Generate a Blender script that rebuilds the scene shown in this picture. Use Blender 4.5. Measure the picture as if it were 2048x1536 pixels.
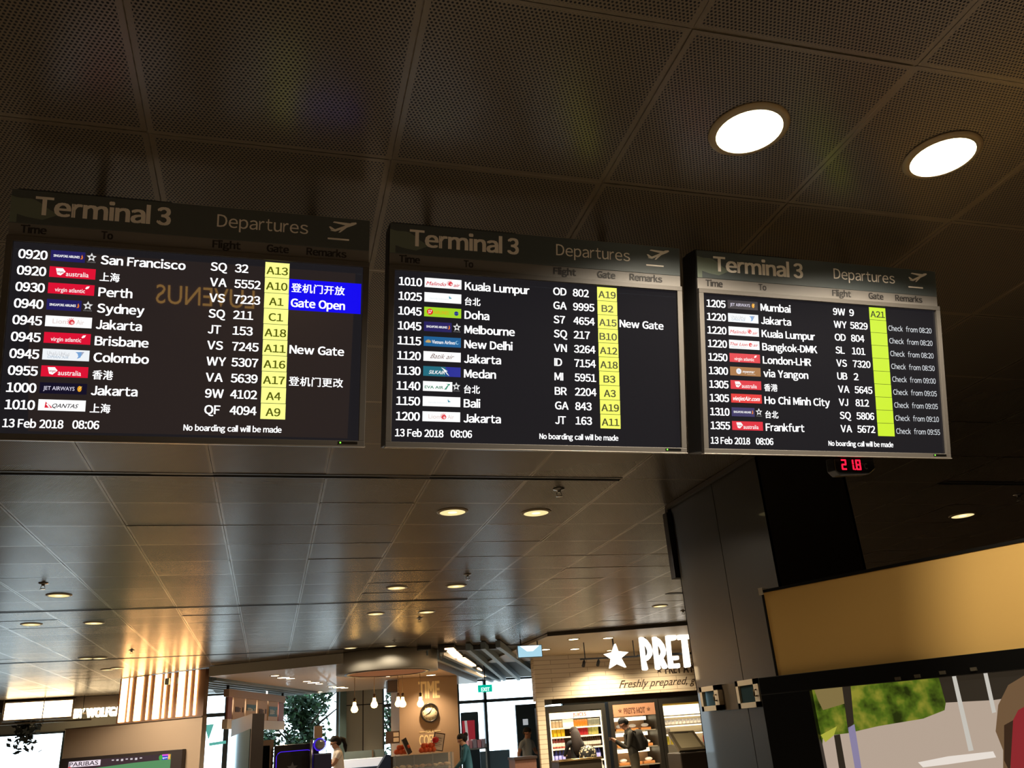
import bpy, bmesh, math, random
from mathutils import Vector, Matrix
random.seed(7)
for o in list(bpy.data.objects): bpy.data.objects.remove(o)
SC = bpy.context.scene
COL = SC.collection
# ------------------------------------------------------------------ camera
CZ, FPX, PITCH, ROLL, YAW = 1.5, 1680.36, .396882, -.0733433, .2892896
H = 1.75
CEIL = CZ + H
cy_, sy_ = math.cos(YAW), math.sin(YAW)
cf = Vector((sy_*math.cos(PITCH), cy_*math.cos(PITCH), math.sin(PITCH)))
r0 = Vector((cy_, -sy_, 0)); u0 = r0.cross(cf)
cr = math.cos(ROLL)*r0 + math.sin(ROLL)*u0
cu = -math.sin(ROLL)*r0 + math.cos(ROLL)*u0
CP = Vector((0, 0, CZ))
cam = bpy.data.cameras.new('camera')
cam.sensor_width = 36; cam.lens = FPX/2048*36; cam.clip_start = .05; cam.clip_end = 200
co = bpy.data.objects.new('camera', cam); COL.objects.link(co)
co.matrix_world = Matrix(((cr.x, cu.x, -cf.x, 0), (cr.y, cu.y, -cf.y, 0), (cr.z, cu.z, -cf.z, CZ), (0, 0, 0, 1)))
SC.camera = co
# ------------------------------------------------------------------ world, exposure
SC.view_settings.view_transform = 'Standard'; SC.view_settings.look = 'None'
SC.view_settings.gamma = 1; SC.view_settings.use_curve_mapping = False
SC.view_settings.exposure = 0.0
W = bpy.data.worlds.new('daylight'); SC.world = W; W.use_nodes = True
bgn = W.node_tree.nodes['Background']
bgn.inputs[0].default_value = (.68, .88, 1.0, 1); bgn.inputs[1].default_value = 5.5
def area_light(name, loc, target, sx, sy, power, col):
    l = bpy.data.lights.new(name, 'AREA'); l.shape = 'RECTANGLE'; l.size = sx; l.size_y = sy; l.energy = power; l.color = col
    o = bpy.data.objects.new(name, l); COL.objects.link(o); o.location = loc
    o.rotation_euler = (Vector(target)-Vector(loc)).to_track_quat('-Z', 'Y').to_euler()
    return o
def spot_light(name, loc, power, col, angle=110, blend=.6, rad=.08, parent=None):
    l = bpy.data.lights.new(name, 'SPOT'); l.energy = power; l.color = col; l.spot_size = math.radians(angle); l.spot_blend = blend; l.shadow_soft_size = rad
    o = bpy.data.objects.new(name, l); COL.objects.link(o); o.location = loc
    if parent: o.parent = parent
    return o
# ------------------------------------------------------------------ pixel to world helpers
def ray(px, py): return ((px-1024)/FPX)*cr + ((768-py)/FPX)*cu + cf
def onY(px, py, Y):
    r = ray(px, py); return CP + r*(Y/r.y)
def onX(px, py, X):
    r = ray(px, py); return CP + r*(X/r.x)
def onZ(px, py, z):
    r = ray(px, py); return CP + r*((z-CZ)/r.z)
def onP(px, py, P0, e):
    r = ray(px, py); n = Vector((e[1], -e[0], 0)); q = Vector((P0[0], P0[1], 0))
    return CP + r*(n.dot(q)/n.dot(r))
def sz(px, py, P0, e):
    p = onP(px, py, P0, e); return ((p.x-P0[0])*e[0]+(p.y-P0[1])*e[1], p.z)
def rectY(x0, y0, x1, y1, Y):
    ym, xm = (y0+y1)/2, (x0+x1)/2
    return onY(x0, ym, Y).x, onY(xm, y1, Y).z, onY(x1, ym, Y).x, onY(xm, y0, Y).z
# ------------------------------------------------------------------ materials
def lin(c): return c/12.92 if c <= .04045 else ((c+.055)/1.055)**2.4
def S(r, g, b): return (lin(r/255), lin(g/255), lin(b/255), 1)
MATS = {}
def mat(name, col=(128, 128, 128), rough=.5, metal=0., emit=None, es=1., sample=False, coat=0., spec=.5, noise=0., nscale=20, alpha=None, trans=0.):
    if name in MATS: return MATS[name]
    m = bpy.data.materials.new(name); m.use_nodes = True; MATS[name] = m
    nt = m.node_tree; b = nt.nodes['Principled BSDF']
    c = S(*col)
    b.inputs['Base Color'].default_value = c; b.inputs['Roughness'].default_value = rough; b.inputs['Metallic'].default_value = metal
    b.inputs['Specular IOR Level'].default_value = spec; b.inputs['Coat Weight'].default_value = coat
    if trans: b.inputs['Transmission Weight'].default_value = trans
    if alpha is not None: b.inputs['Alpha'].default_value = alpha
    if emit is not None:
        b.inputs['Emission Color'].default_value = S(*emit); b.inputs['Emission Strength'].default_value = es
        m.cycles.emission_sampling = 'AUTO' if sample else 'NONE'
    if noise:
        tc = nt.nodes.new('ShaderNodeTexCoord'); n = nt.nodes.new('ShaderNodeTexNoise'); n.inputs['Scale'].default_value = nscale; n.inputs['Detail'].default_value = 4
        mx = nt.nodes.new('ShaderNodeMixRGB'); mx.blend_type = 'MULTIPLY'; mx.inputs['Fac'].default_value = noise; mx.inputs['Color1'].default_value = c
        nt.links.new(tc.outputs['Object'], n.inputs['Vector']); nt.links.new(n.outputs['Fac'], mx.inputs['Color2']); nt.links.new(mx.outputs['Color'], b.inputs['Base Color'])
    return m
def glow(name, col, es=1., sample=False):
    return mat(name, (10, 10, 10), .6, 0, col, es, sample, spec=.2)
# ------------------------------------------------------------------ mesh building
FRAME = {}
TCACHE = {}
def _text(s, shear, spacing, ext):
    k = (s, shear, spacing, ext)
    if k in TCACHE: return TCACHE[k]
    c = bpy.data.curves.new('lettering', 'FONT'); c.body = s; c.size = 1; c.shear = shear; c.space_character = spacing; c.resolution_u = 3; c.extrude = ext
    o = bpy.data.objects.new('lettering', c); COL.objects.link(o)
    me = bpy.data.meshes.new_from_object(o)
    v = [tuple(x.co) for x in me.vertices]; f = [tuple(p.vertices) for p in me.polygons]
    bpy.data.objects.remove(o); bpy.data.curves.remove(c); bpy.data.meshes.remove(me)
    TCACHE[k] = (v, f); return TCACHE[k]
_hv = _text('H', 0, 1, 0)[0]
CAPH = max(p[1] for p in _hv)
WIDE = [False]; WCACHE = {}
def _textw(s):
    # sans face of the wide forms, set letter by letter with its own spacing
    if s in WCACHE: return WCACHE[s]
    V = []; F = []; x = 0.; prev = ''
    for ch in s:
        if ch == ' ': x += .3; prev = ' '; continue
        if ch == '-': v, f = [(0, .24, 0), (.26, .24, 0), (.26, .31, 0), (0, .31, 0)], [(0, 1, 2, 3)]
        elif ch in 'Il': w_, h_ = (.098, .735) if ch == 'I' else (.088, .79); v, f = [(0, 0, 0), (w_, 0, 0), (w_, h_, 0), (0, h_, 0)], [(0, 1, 2, 3)]
        else: v, f = _text(chr(ord(ch)+0xFEE0) if 33 <= ord(ch) < 127 else ch, 0, 1, 0)
        q_ = {'r': .72, 't': .76, 'f': .78, 'J': .9, 'k': .94, 'T': .94}.get(ch)
        if q_: v = [(p[0]*q_, p[1], 0) for p in v]
        a = min(p[0] for p in v); b = max(p[0] for p in v)
        if ch.isdigit() and ord(ch) < 127: off = x+(.605-(b-a))/2-a; adv = .605
        elif ord(ch) > 0x3000: off = x; adv = 1.03
        elif ch == ':': off = x-a+.07; adv = b-a+.14
        else: off = x-a+.045; adv = b-a+.095
        k = len(V); V += [(p[0]+off, p[1], 0) for p in v]; F += [tuple(k+i for i in q) for q in f]; x += adv
    WCACHE[s] = (V, F); return WCACHE[s]
CAPW = .735
class MB:
    def __init__(s): s.v = []; s.f = []; s.mi = []; s.mats = []; s.sm = []
    def _m(s, m):
        if m not in s.mats: s.mats.append(m)
        return s.mats.index(m)
    def add(s, vs, fs, m, M=None, smooth=False):
        b = len(s.v); i = s._m(m)
        for p in vs:
            p = Vector(p); s.v.append(M @ p if M else p)
        for f in fs: s.f.append([b+k for k in f]); s.mi.append(i); s.sm.append(smooth)
        return s
    def box(s, x0, y0, z0, x1, y1, z1, m, M=None):
        vs = [(x, y, z) for x in (x0, x1) for y in (y0, y1) for z in (z0, z1)]
        return s.add(vs, [(0, 1, 3, 2), (4, 6, 7, 5), (0, 4, 5, 1), (2, 3, 7, 6), (0, 2, 6, 4), (1, 5, 7, 3)], m, M)
    def quad(s, a, b, c, d, m, M=None): return s.add([a, b, c, d], [(0, 1, 2, 3)], m, M)
    def poly(s, pts, m, M=None): return s.add(pts, [tuple(range(len(pts)))], m, M)
    def prism(s, pts, d, m, M=None):
        d = Vector(d); n = len(pts); vs = [Vector(p) for p in pts]+[Vector(p)+d for p in pts]
        fs = [tuple(range(n-1, -1, -1)), tuple(range(n, 2*n))]+[(i, (i+1) % n, n+(i+1) % n, n+i) for i in range(n)]
        return s.add(vs, fs, m, M)
    def lathe(s, prof, c, m, n=20, M=None, smooth=True, sx=1, sy=1):
        vs = []; fs = []
        for r, z in prof:
            for k in range(n):
                a = 2*math.pi*k/n; vs.append((c[0]+r*sx*math.cos(a), c[1]+r*sy*math.sin(a), c[2]+z))
        for j in range(len(prof)-1):
            for k in range(n): fs.append((j*n+k, j*n+(k+1) % n, (j+1)*n+(k+1) % n, (j+1)*n+k))
        if prof[0][0] > 1e-6: fs.append(tuple(range(n-1, -1, -1)))
        if prof[-1][0] > 1e-6: fs.append(tuple((len(prof)-1)*n+k for k in range(n)))
        return s.add(vs, fs, m, M, smooth)
    def ring(s, prof, c, m, n=32, M=None):
        vs = []; fs = []; L = len(prof)
        for r, z in prof:
            for k in range(n):
                a = 2*math.pi*k/n; vs.append((c[0]+r*math.cos(a), c[1]+r*math.sin(a), c[2]+z))
        for j in range(L):
            for k in range(n): fs.append((j*n+k, j*n+(k+1) % n, ((j+1) % L)*n+(k+1) % n, ((j+1) % L)*n+k))
        return s.add(vs, fs, m, M, True)
    def ball(s, c, r, m, n=12, rings=8, M=None):
        prof = [(max(1e-7, math.sin(math.pi*k/rings)), -math.cos(math.pi*k/rings)) for k in range(rings+1)]
        rx, ry, rz = (r, r, r) if not isinstance(r, tuple) else r
        MM = Matrix.Translation(c) @ Matrix.Diagonal((rx, ry, rz, 1))
        if M: MM = M @ MM
        return s.lathe(prof, (0, 0, 0), m, n, MM)
    def tube(s, pts, r, m, n=8, M=None):
        pts = [Vector(p) for p in pts]; vs = []; fs = []
        rr = r if isinstance(r, (list, tuple)) else [r]*len(pts)
        for i, p in enumerate(pts):
            t = (pts[min(i+1, len(pts)-1)]-pts[max(i-1, 0)]).normalized()
            a = t.cross(Vector((0, 0, 1)) if abs(t.z) < .9 else Vector((1, 0, 0))).normalized(); b = t.cross(a)
            for k in range(n):
                th = 2*math.pi*k/n; vs.append(p+a*rr[i]*math.cos(th)+b*rr[i]*math.sin(th))
        for i in range(len(pts)-1):
            for k in range(n): fs.append((i*n+k, i*n+(k+1) % n, (i+1)*n+(k+1) % n, (i+1)*n+k))
        fs.append(tuple(range(n-1, -1, -1))); fs.append(tuple((len(pts)-1)*n+k for k in range(n)))
        return s.add(vs, fs, m, M, True)
    def text(s, t, x, y, h, m, w=None, plane='xy', off=0., bold=0., shear=0., align='L', M=None, ext=0., xs=1., spacing=1.):
        v, f = _textw(t) if WIDE[0] else _text(t, shear, spacing, ext)
        if not v: return s
        cap_ = CAPW if WIDE[0] else CAPH
        x0 = min(p[0] for p in v); x1 = max(p[0] for p in v)
        sy = h/cap_; sx = (w/(x1-x0)) if w else sy*xs
        ww = (x1-x0)*sx
        ox = x-x0*sx - (ww if align == 'R' else ww/2 if align == 'C' else 0)
        offs = [(0, 0)] if not bold else [(-bold, -bold*.4), (bold, bold*.4), (-bold, bold*.4), (bold, -bold*.4)]
        for k, (dx, dy) in enumerate(offs):
            e = off+k*1e-5
            if plane == 'xy': vs = [(ox+p[0]*sx+dx, y+p[1]*sy+dy, e+p[2]*sy) for p in v]
            else: vs = [(ox+p[0]*sx+dx, e-p[2]*sy, y+p[1]*sy+dy) for p in v]   # faces -y
            s.add(vs, f, m, M)
        return s
    def build(s, name, parent=None, world=True, bevel=0, tagged=None, kind=None):
        me = bpy.data.meshes.new(name)
        o = bpy.data.objects.new(name, me); COL.objects.link(o)
        vs = [Vector(v) for v in s.v]
        if parent is not None:
            o.parent = parent; Mx = FRAME[parent.name]; FRAME[o.name] = Mx
            if world:
                I = Mx.inverted(); vs = [I @ v for v in vs]
        else:
            xs = [v.x for v in vs]; ys = [v.y for v in vs]; zs = [v.z for v in vs]
            b = Vector(((min(xs)+max(xs))/2, (min(ys)+max(ys))/2, min(zs)))
            if kind == 'structure': b = Vector((0, 0, 0))
            vs = [v-b for v in vs]; o.location = b; FRAME[o.name] = Matrix.Translation(b)
        me.from_pydata(vs, [], s.f)
        for m in s.mats: me.materials.append(m)
        me.polygons.foreach_set('material_index', s.mi)
        me.polygons.foreach_set('use_smooth', s.sm)
        me.update()
        if bevel:
            bv = o.modifiers.new('bevel', 'BEVEL'); bv.width = bevel; bv.segments = 2; bv.limit_method = 'ANGLE'
        if kind: o['kind'] = kind
        if tagged: tag(o, *tagged)
        return o
def tag(o, label, cat, group=None):
    o['label'] = label; o['category'] = cat
    if group: o['group'] = group
    return o
def thing(name, label, cat, loc=(0, 0, 0), M=None, group=None):
    o = bpy.data.objects.new(name, None); COL.objects.link(o); o.empty_display_size = .1
    Mx = M if M is not None else Matrix.Translation(loc)
    o.matrix_world = Mx; FRAME[o.name] = Mx
    tag(o, label, cat, group); return o
def frame(o, x, y, z): # columns
    return Matrix(((x[0], y[0], z[0], o[0]), (x[1], y[1], z[1], o[1]), (x[2], y[2], z[2], o[2]), (0, 0, 0, 1)))
def copy_tree(o, loc, label=None, group=None):
    r = o.copy(); COL.objects.link(r); r.location = loc; FRAME[r.name] = Matrix.Translation(loc)
    if label: r['label'] = label
    if group: r['group'] = group
    def kids(src, dst):
        for ch in list(src.children):
            c = ch.copy(); COL.objects.link(c); c.parent = dst; kids(ch, c)
    kids(o, r); return r
# ================================================================== THE SETTING
PX, PY = .4186*H, .4*H            # ceiling panel pitch
GX0, GY0 = -.241*H, .872*H
def panel_material(name, hole):
    m = bpy.data.materials.new(name); m.use_nodes = True; nt = m.node_tree; N = nt.nodes.new; L = nt.links.new
    b = nt.nodes['Principled BSDF']
    tc = N('ShaderNodeTexCoord')
    def vm(op, a, bb=None):
        n = N('ShaderNodeVectorMath'); n.operation = op
        if hasattr(a, 'is_output'): L(a, n.inputs[0])
        if bb is not None:
            if isinstance(bb, tuple): n.inputs[1].default_value = bb
            else: L(bb, n.inputs[1])
        return n
    def mm(op, a, bb=None):
        n = N('ShaderNodeMath'); n.operation = op
        for i, q in enumerate((a, bb)):
            if q is None: continue
            if isinstance(q, (int, float)): n.inputs[i].default_value = q
            else: L(q, n.inputs[i])
        return n.outputs[0]
    a_, b_ = PX/61, PY/66
    sh = vm('SUBTRACT', tc.outputs['Object'], (GX0, GY0, 0)).outputs[0]
    v = vm('MULTIPLY', sh, (1/a_, 1/(2*b_), 0)).outputs[0]
    def dist(vec):
        fr = vm('FRACTION', vec).outputs[0]; c = vm('SUBTRACT', fr, (.5, .5, 0)).outputs[0]
        w = vm('MULTIPLY', c, (a_, 2*b_, 0)).outputs[0]; return vm('LENGTH', w).outputs['Value']
    d1 = dist(v); d2 = dist(vm('ADD', v, (.5, .5, 0)).outputs[0])
    d = mm('MINIMUM', d1, d2)
    hl = mm('LESS_THAN', d, hole)
    # plain margin round every panel
    cell = vm('FRACTION', vm('MULTIPLY', sh, (1/PX, 1/PY, 0)).outputs[0]).outputs[0]
    cc = vm('ABSOLUTE', vm('SUBTRACT', cell, (.5, .5, 0)).outputs[0]).outputs[0]
    sp = N('ShaderNodeSeparateXYZ'); L(cc, sp.inputs[0])
    ins = mm('MULTIPLY', mm('LESS_THAN', sp.outputs[0], .5-.018/PX), mm('LESS_THAN', sp.outputs[1], .5-.013/PY))
    hm = mm('MULTIPLY', hl, ins)
    mix = N('ShaderNodeMixRGB'); L(hm, mix.inputs['Fac']); mix.inputs['Color1'].default_value = S(104, 92, 73); mix.inputs['Color2'].default_value = S(8, 7, 6)
    L(mix.outputs['Color'], b.inputs['Base Color'])
    b.inputs['Metallic'].default_value = .12; b.inputs['Specular IOR Level'].default_value = .7
    rr = N('ShaderNodeMixRGB'); L(hm, rr.inputs['Fac']); rr.inputs['Color1'].default_value = (.27,)*3+(1,); rr.inputs['Color2'].default_value = (1, 1, 1, 1)
    L(rr.outputs['Color'], b.inputs['Roughness'])
    # gentle waviness of the sheet metal
    nz = N('ShaderNodeTexNoise'); nz.inputs['Scale'].default_value = 3.2; nz.inputs['Detail'].default_value = 1
    L(tc.outputs['Object'], nz.inputs['Vector'])
    bp = N('ShaderNodeBump'); bp.inputs['Strength'].default_value = .09; bp.inputs['Distance'].default_value = .02; L(nz.outputs['Fac'], bp.inputs['Height']); L(bp.outputs['Normal'], b.inputs['Normal'])
    return m
M_panel = panel_material('perforated ceiling metal', .0036)
M_dark = mat('dark void', (8, 7, 6), .9)
M_slot = mat('slot metal', (34, 29, 25), .35, .6)
def build_ceiling():
    mb = MB(); pl = MB()
    for i in range(-24, 24):
        for j in range(-34, 40):
            x0, x1 = GX0+i*PX, GX0+(i+1)*PX; y0, y1 = GY0+j*PY, GY0+(j+1)*PY
            if x1 < -16.5 or x0 > 15.5 or y0 > 27.4 or y1 < -20: continue
            g = .0018
            tx, ty = random.uniform(-.0012, .0012), random.uniform(-.0024, .0024)
            pts = [(x0+g, y0+g, CEIL-tx-ty), (x0+g, y1-g, CEIL-tx+ty), (x1-g, y1-g, CEIL+tx+ty), (x1-g, y0+g, CEIL+tx-ty)]
            mb.poly(pts, M_panel)
    o = mb.build('ceiling', kind='structure')
    MB().box(-17, -21, CEIL+.006, 16, 28, CEIL+.1, mat('ceiling joint rail', (150, 136, 112), .5)).build('ceiling.001', kind='structure')
    # recessed linear slots across the ceiling
    k = 1
    for yy in (3.272*H, 6.455*H, 9.64*H):
        for xa, xb in ((-16, 1.434*H), (3.11*H, 15)):
            t = MB(); t.box(xa, yy-.045, CEIL-.004, xb, yy-.022, CEIL+.004, M_slot); t.box(xa, yy-.022, CEIL-.0015, xb, yy+.022, CEIL+.006, M_dark)
            t.box(xa, yy+.022, CEIL-.006, xb, yy+.04, CEIL+.004, M_slot)
            t.build('trim_%d' % k, kind='structure'); k += 1
build_ceiling()
# floor: pale polished stone
M_floor = mat('polished terrazzo', (150, 138, 122), .25, noise=.35, nscale=9)
MB().box(-17, -21, -.1, 16, 60, 0, M_floor).build('floor', kind='structure')
M_wall = mat('warm grey wall', (118, 104, 90), .7)
MB().box(-17, -21, 0, -16.6, 27.4, CEIL, M_wall).build('wall_left', kind='structure')
MB().box(15.4, -21, 0, 15.8, 27.4, CEIL, M_wall).build('wall_right', kind='structure')
MB().box(-17, -21, 0, 16, -20.6, CEIL, M_wall).build('wall_back', kind='structure')
# ================================================================== DEPARTURE BOARDS
z1 = 1.62; BW, BL = 1.068, .7545
BY = 1.478*z1
up = Vector((0, -.2569, .9664)); nrm = Vector((0, -.9664, -.2569))
M_case = mat('board casing', (30, 29, 30), .5, .3)
M_bez = mat('board bezel', (82, 78, 74), .45, .25)
M_bezlip = mat('board bezel lip', (150, 144, 136), .3, .6)
M_hdr = mat('board header slate', (72, 79, 81), .45, .1)
M_hdr2 = mat('board header swoosh', (108, 118, 106), .45, .1)
M_strip = mat('board strip grey', (112, 108, 104), .5, .1)
M_letter = mat('header letters', (235, 226, 216), .6)
M_sublet = mat('strip letters', (26, 23, 23), .6)
M_lcd = mat('lcd glass', (6, 6, 7), .012, 0, (30, 28, 31), 1., spec=.5)
TXT = glow('lcd white', (255, 255, 255), 1.35)
TXTB = glow('lcd ivory', (235, 240, 245), .95)
BLUE = glow('lcd blue', (20, 10, 235), 1.05)
GT = [glow('lcd gate angle pale', (246, 250, 140), 1.1), glow('lcd gate angle yellow', (240, 245, 98), 1.05), glow('lcd gate angle lime', (205, 240, 40), 1.)]  # lcd tint shift by viewing angle put into each board's tile colour
GTT = [glow('lcd gate text', (88, 92, 10), 1.), glow('lcd gate text olive', (55, 58, 6), 1.), glow('lcd gate text dark', (38, 48, 6), 1.)]
def G(name, c, s=1.): return glow('logo '+name, c, s)
def star(cx, cy, r, ri=.42, rot=90, n=5):
    return [(cx+(r if k % 2 == 0 else r*ri)*math.cos(math.radians(rot+k*180/n)), cy+(r if k % 2 == 0 else r*ri)*math.sin(math.radians(rot+k*180/n)), 0) for k in range(2*n)]
LW, LH = .1262, .0326
def logo(mb, kind, x, y):
    """airline tile, lower-left corner x,y"""
    e = .0008
    def bg(c, x0=0., x1=LW, s=1.): mb.box(x+x0, y, 0, x+x1, y+LH, .0005, G('%d-%d-%d' % c, c, s))
    def tx(t, a, b, h, c, w=None, shear=0., bold=.0002, s=1.): mb.text(t, x+a, y+b, h, G('%d-%d-%d' % c, c, s), w, off=e, bold=bold, shear=shear)
    def pg(pts, c, z=e, s=1.): mb.poly([(x+p[0], y+p[1], z) for p in pts], G('%d-%d-%d' % c, c, s))
    def disc(a, b, r, c, z=e, ry=None):
        pg([(a+r*math.cos(k*math.pi/10), b+(ry or r)*math.sin(k*math.pi/10)) for k in range(20)], c, z)
    white = (255, 255, 255); red = (222, 18, 52)
    def alliance():
        for k in range(5):
            a = math.radians(90+72*k); cx, cy = .112+.0088*math.cos(a), .0185+.0088*math.sin(a)
            pg([(cx+.0055*math.cos(a+q), cy+.0055*math.sin(a+q)) for q in (0, 2.3, 3.14, 3.98)], (225, 225, 225))
        tx('STAR ALLIANCE', .1, .002, .003, (150, 150, 150), .024, bold=0)
    if kind == 'SQ':
        bg((40, 34, 105), 0, .094, .8); tx('SINGAPORE AIRLINES', .008, .0125, .0072, white, .071)
        pg([(.081, .010), (.087, .0105), (.0885, .016), (.086, .024), (.0835, .020), (.0845, .015)], (225, 120, 40)); alliance()
    elif kind == 'VA':
        bg(red); pg([(.017, .028), (.022, .0085), (.031, .006), (.044, .0185), (.036, .0285)], white); tx('virgin', .022, .0145, .006, (190, 20, 50), .017, .3)
        tx('australia', .0455, .0055, .0145, white, .062, bold=.0001)
    elif kind == 'VS':
        bg(red); tx('virgin atlantic', .019, .0065, .0125, white, .082, bold=.0001); pg([(.101, .021), (.105, .027), (.113, .0285), (.11, .0215), (.104, .0185)], white)
    elif kind == 'JT':
        bg(white); tx('Lion', .020, .0095, .014, (225, 205, 200), .036, bold=0); tx('Air', .084, .0095, .014, (225, 205, 200), .021, bold=0)
        disc(.0715, .0155, .008, (222, 60, 70)); 
        for k in range(7):
            a = math.radians(60+k*28); pg([(.0705+.007*math.cos(a), .017+.007*math.sin(a)), (.0705+.0145*math.cos(a+.1), .017+.0135*math.sin(a+.1)), (.0705+.0075*math.cos(a+.35), .017+.0075*math.sin(a+.35))], (222, 60, 70))
        disc(.073, .0135, .004, (250, 190, 190), e*1.4)
    elif kind == 'WY':
        bg((240, 244, 248)); tx('OMAN AIR', .014, .005, .0075, (165, 185, 205), .056, .25, 0); tx('الطيران العماني', .012, .0165, .009, (165, 165, 170), .06, bold=0)
        pg([(.088, .026), (.094, .0215), (.0965, .013), (.093, .006), (.102, .010), (.106, .020), (.1045, .027)], (120, 165, 215)); pg([(.099, .027), (.112, .0275), (.108, .021), (.105, .015), (.104, .024)], (160, 165, 190))
    elif kind == '9W':
        bg((24, 20, 46), s=.7); tx('JET AIRWAYS', .010, .0105, .0112, (220, 215, 235), .083, bold=.0001); disc(.1065, .0165, .0058, (230, 160, 40), ry=.0088); pg([(.1035, .012), (.1125, .0225), (.113, .0245), (.108, .021)], (250, 215, 120), e*1.5)
    elif kind == 'QF':
        bg(white); pg([(.017, .008), (.019, .026), (.024, .021), (.033, .0135), (.038, .008)], (220, 40, 60)); pg([(.0205, .0185), (.024, .021), (.033, .0095), (.029, .008)], white, e*1.5)
        tx('QANTAS', .037, .009, .0118, (40, 36, 40), .07, .35)
    elif kind == 'OD':
        bg(white); tx('Malindo', .005, .0075, .0125, (215, 40, 60), .068, .3); tx('air', .099, .0075, .0115, (215, 40, 60), .022, .3)
        disc(.0885, .0165, .0075, (222, 60, 70)); disc(.091, .0145, .0035, (250, 200, 200), e*1.5)
        for k in range(6):
            a = math.radians(70+k*30); pg([(.087+.006*math.cos(a), .018+.006*math.sin(a)), (.087+.0145*math.cos(a), .018+.013*math.sin(a)), (.087+.007*math.cos(a+.35), .018+.007*math.sin(a+.35))], (222, 60, 70))
    elif kind == 'GA':
        bg(white); tx('Garuda Indonesia', .018, .010, .006, (222, 232, 238), .065, bold=0); pg([(.083, .022), (.094, .0165), (.085, .0145)], (50, 140, 165)); pg([(.083, .0245), (.09, .0205), (.084, .021)], (120, 190, 200))
    elif kind == 'S7':
        bg((165, 215, 40)); disc(.0195, .0165, .0105, (225, 40, 30)); tx('S7', .0135, .011, .011, white, .0125, .1); tx('AIRLINES', .033, .010, .0115, (225, 165, 30), .05, bold=.0001)
        disc(.1095, .0155, .0075, (25, 50, 130)); tx('oneworld', .1025, .0143, .003, (200, 210, 240), .014, bold=0)
    elif kind == 'VN':
        bg((20, 95, 150))
        for k in range(7): a = math.radians(15+25*k); pg([(.0155, .0115), (.0155+.008*math.cos(a-.15), .0115+.008*math.sin(a-.15)), (.0155+.0115*math.cos(a), .0115+.0115*math.sin(a)), (.0155+.008*math.cos(a+.15), .0115+.008*math.sin(a+.15))], (240, 190, 60))
        tx('Vietnam Airlines', .028, .0095, .0115, white, .078); disc(.1135, .016, .0062, (150, 200, 225)); disc(.115, .0165, .0046, (20, 95, 150), e*1.5)
    elif kind == 'ID':
        bg(white); tx('Batik air', .022, .0095, .0155, (120, 90, 85), .082, .55, bold=0)
    elif kind == 'MI':
        bg((20, 105, 125), 0, .074); bg((30, 40, 150), .074); pg([(.06, 0), (.074, 0), (.074, LH), (.081, LH*.7), (.088, 0)], (22, 75, 140), .0007)
        tx('SILKAIR', .019, .0075, .0115, white, .054, .3); pg([(.059, .031), (.067, .027), (.078, .015), (.088, .002), (.080, .008), (.072, .018)], white); pg([(.067, .027), (.082, .018), (.074, .016)], white, e*1.3)
    elif kind == 'BR':
        bg(white, 0, .0985); tx('EVA AIR', .006, .0085, .009, (40, 130, 95), .062, bold=.0003); pg([(.071, .0065), (.078, .0065), (.0905, .023), (.0905, .026), (.077, .026), (.084, .0235)], (60, 150, 120)); pg([(.08, .010), (.0815, .0085), (.0885, .02), (.087, .022)], white, e*1.5); alliance()
    elif kind == 'SL':
        bg(white); tx('Thai Lion', .004, .012, .0115, (210, 35, 50), .072, .3, bold=.0003); tx('air', .1, .012, .011, (210, 35, 50), .021, .3); disc(.0885, .0175, .0075, (222, 60, 70)); disc(.0905, .0155, .0035, (250, 200, 200), e*1.5); tx('FREEDOM TO FLY', .01, .004, .0042, (120, 130, 150), .06, bold=0)
    elif kind == 'UB':
        bg((160, 105, 50)); disc(.0355, .0165, .0108, (235, 235, 240)); disc(.0355, .0165, .0045, (190, 215, 235), e*1.5); tx('myanmar', .051, .0115, .0105, white, .05, .25, bold=.0001); tx('AIRWAYS INTERNATIONAL', .07, .005, .0035, (235, 220, 200), .034, bold=0)
    elif kind == 'VJ':
        bg((228, 30, 38)); tx('vietjetAir.com', .008, .0085, .0155, white, .11, .35, bold=.0005)
RX, PITCHV, V0 = .0, .0503, .2135
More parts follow.
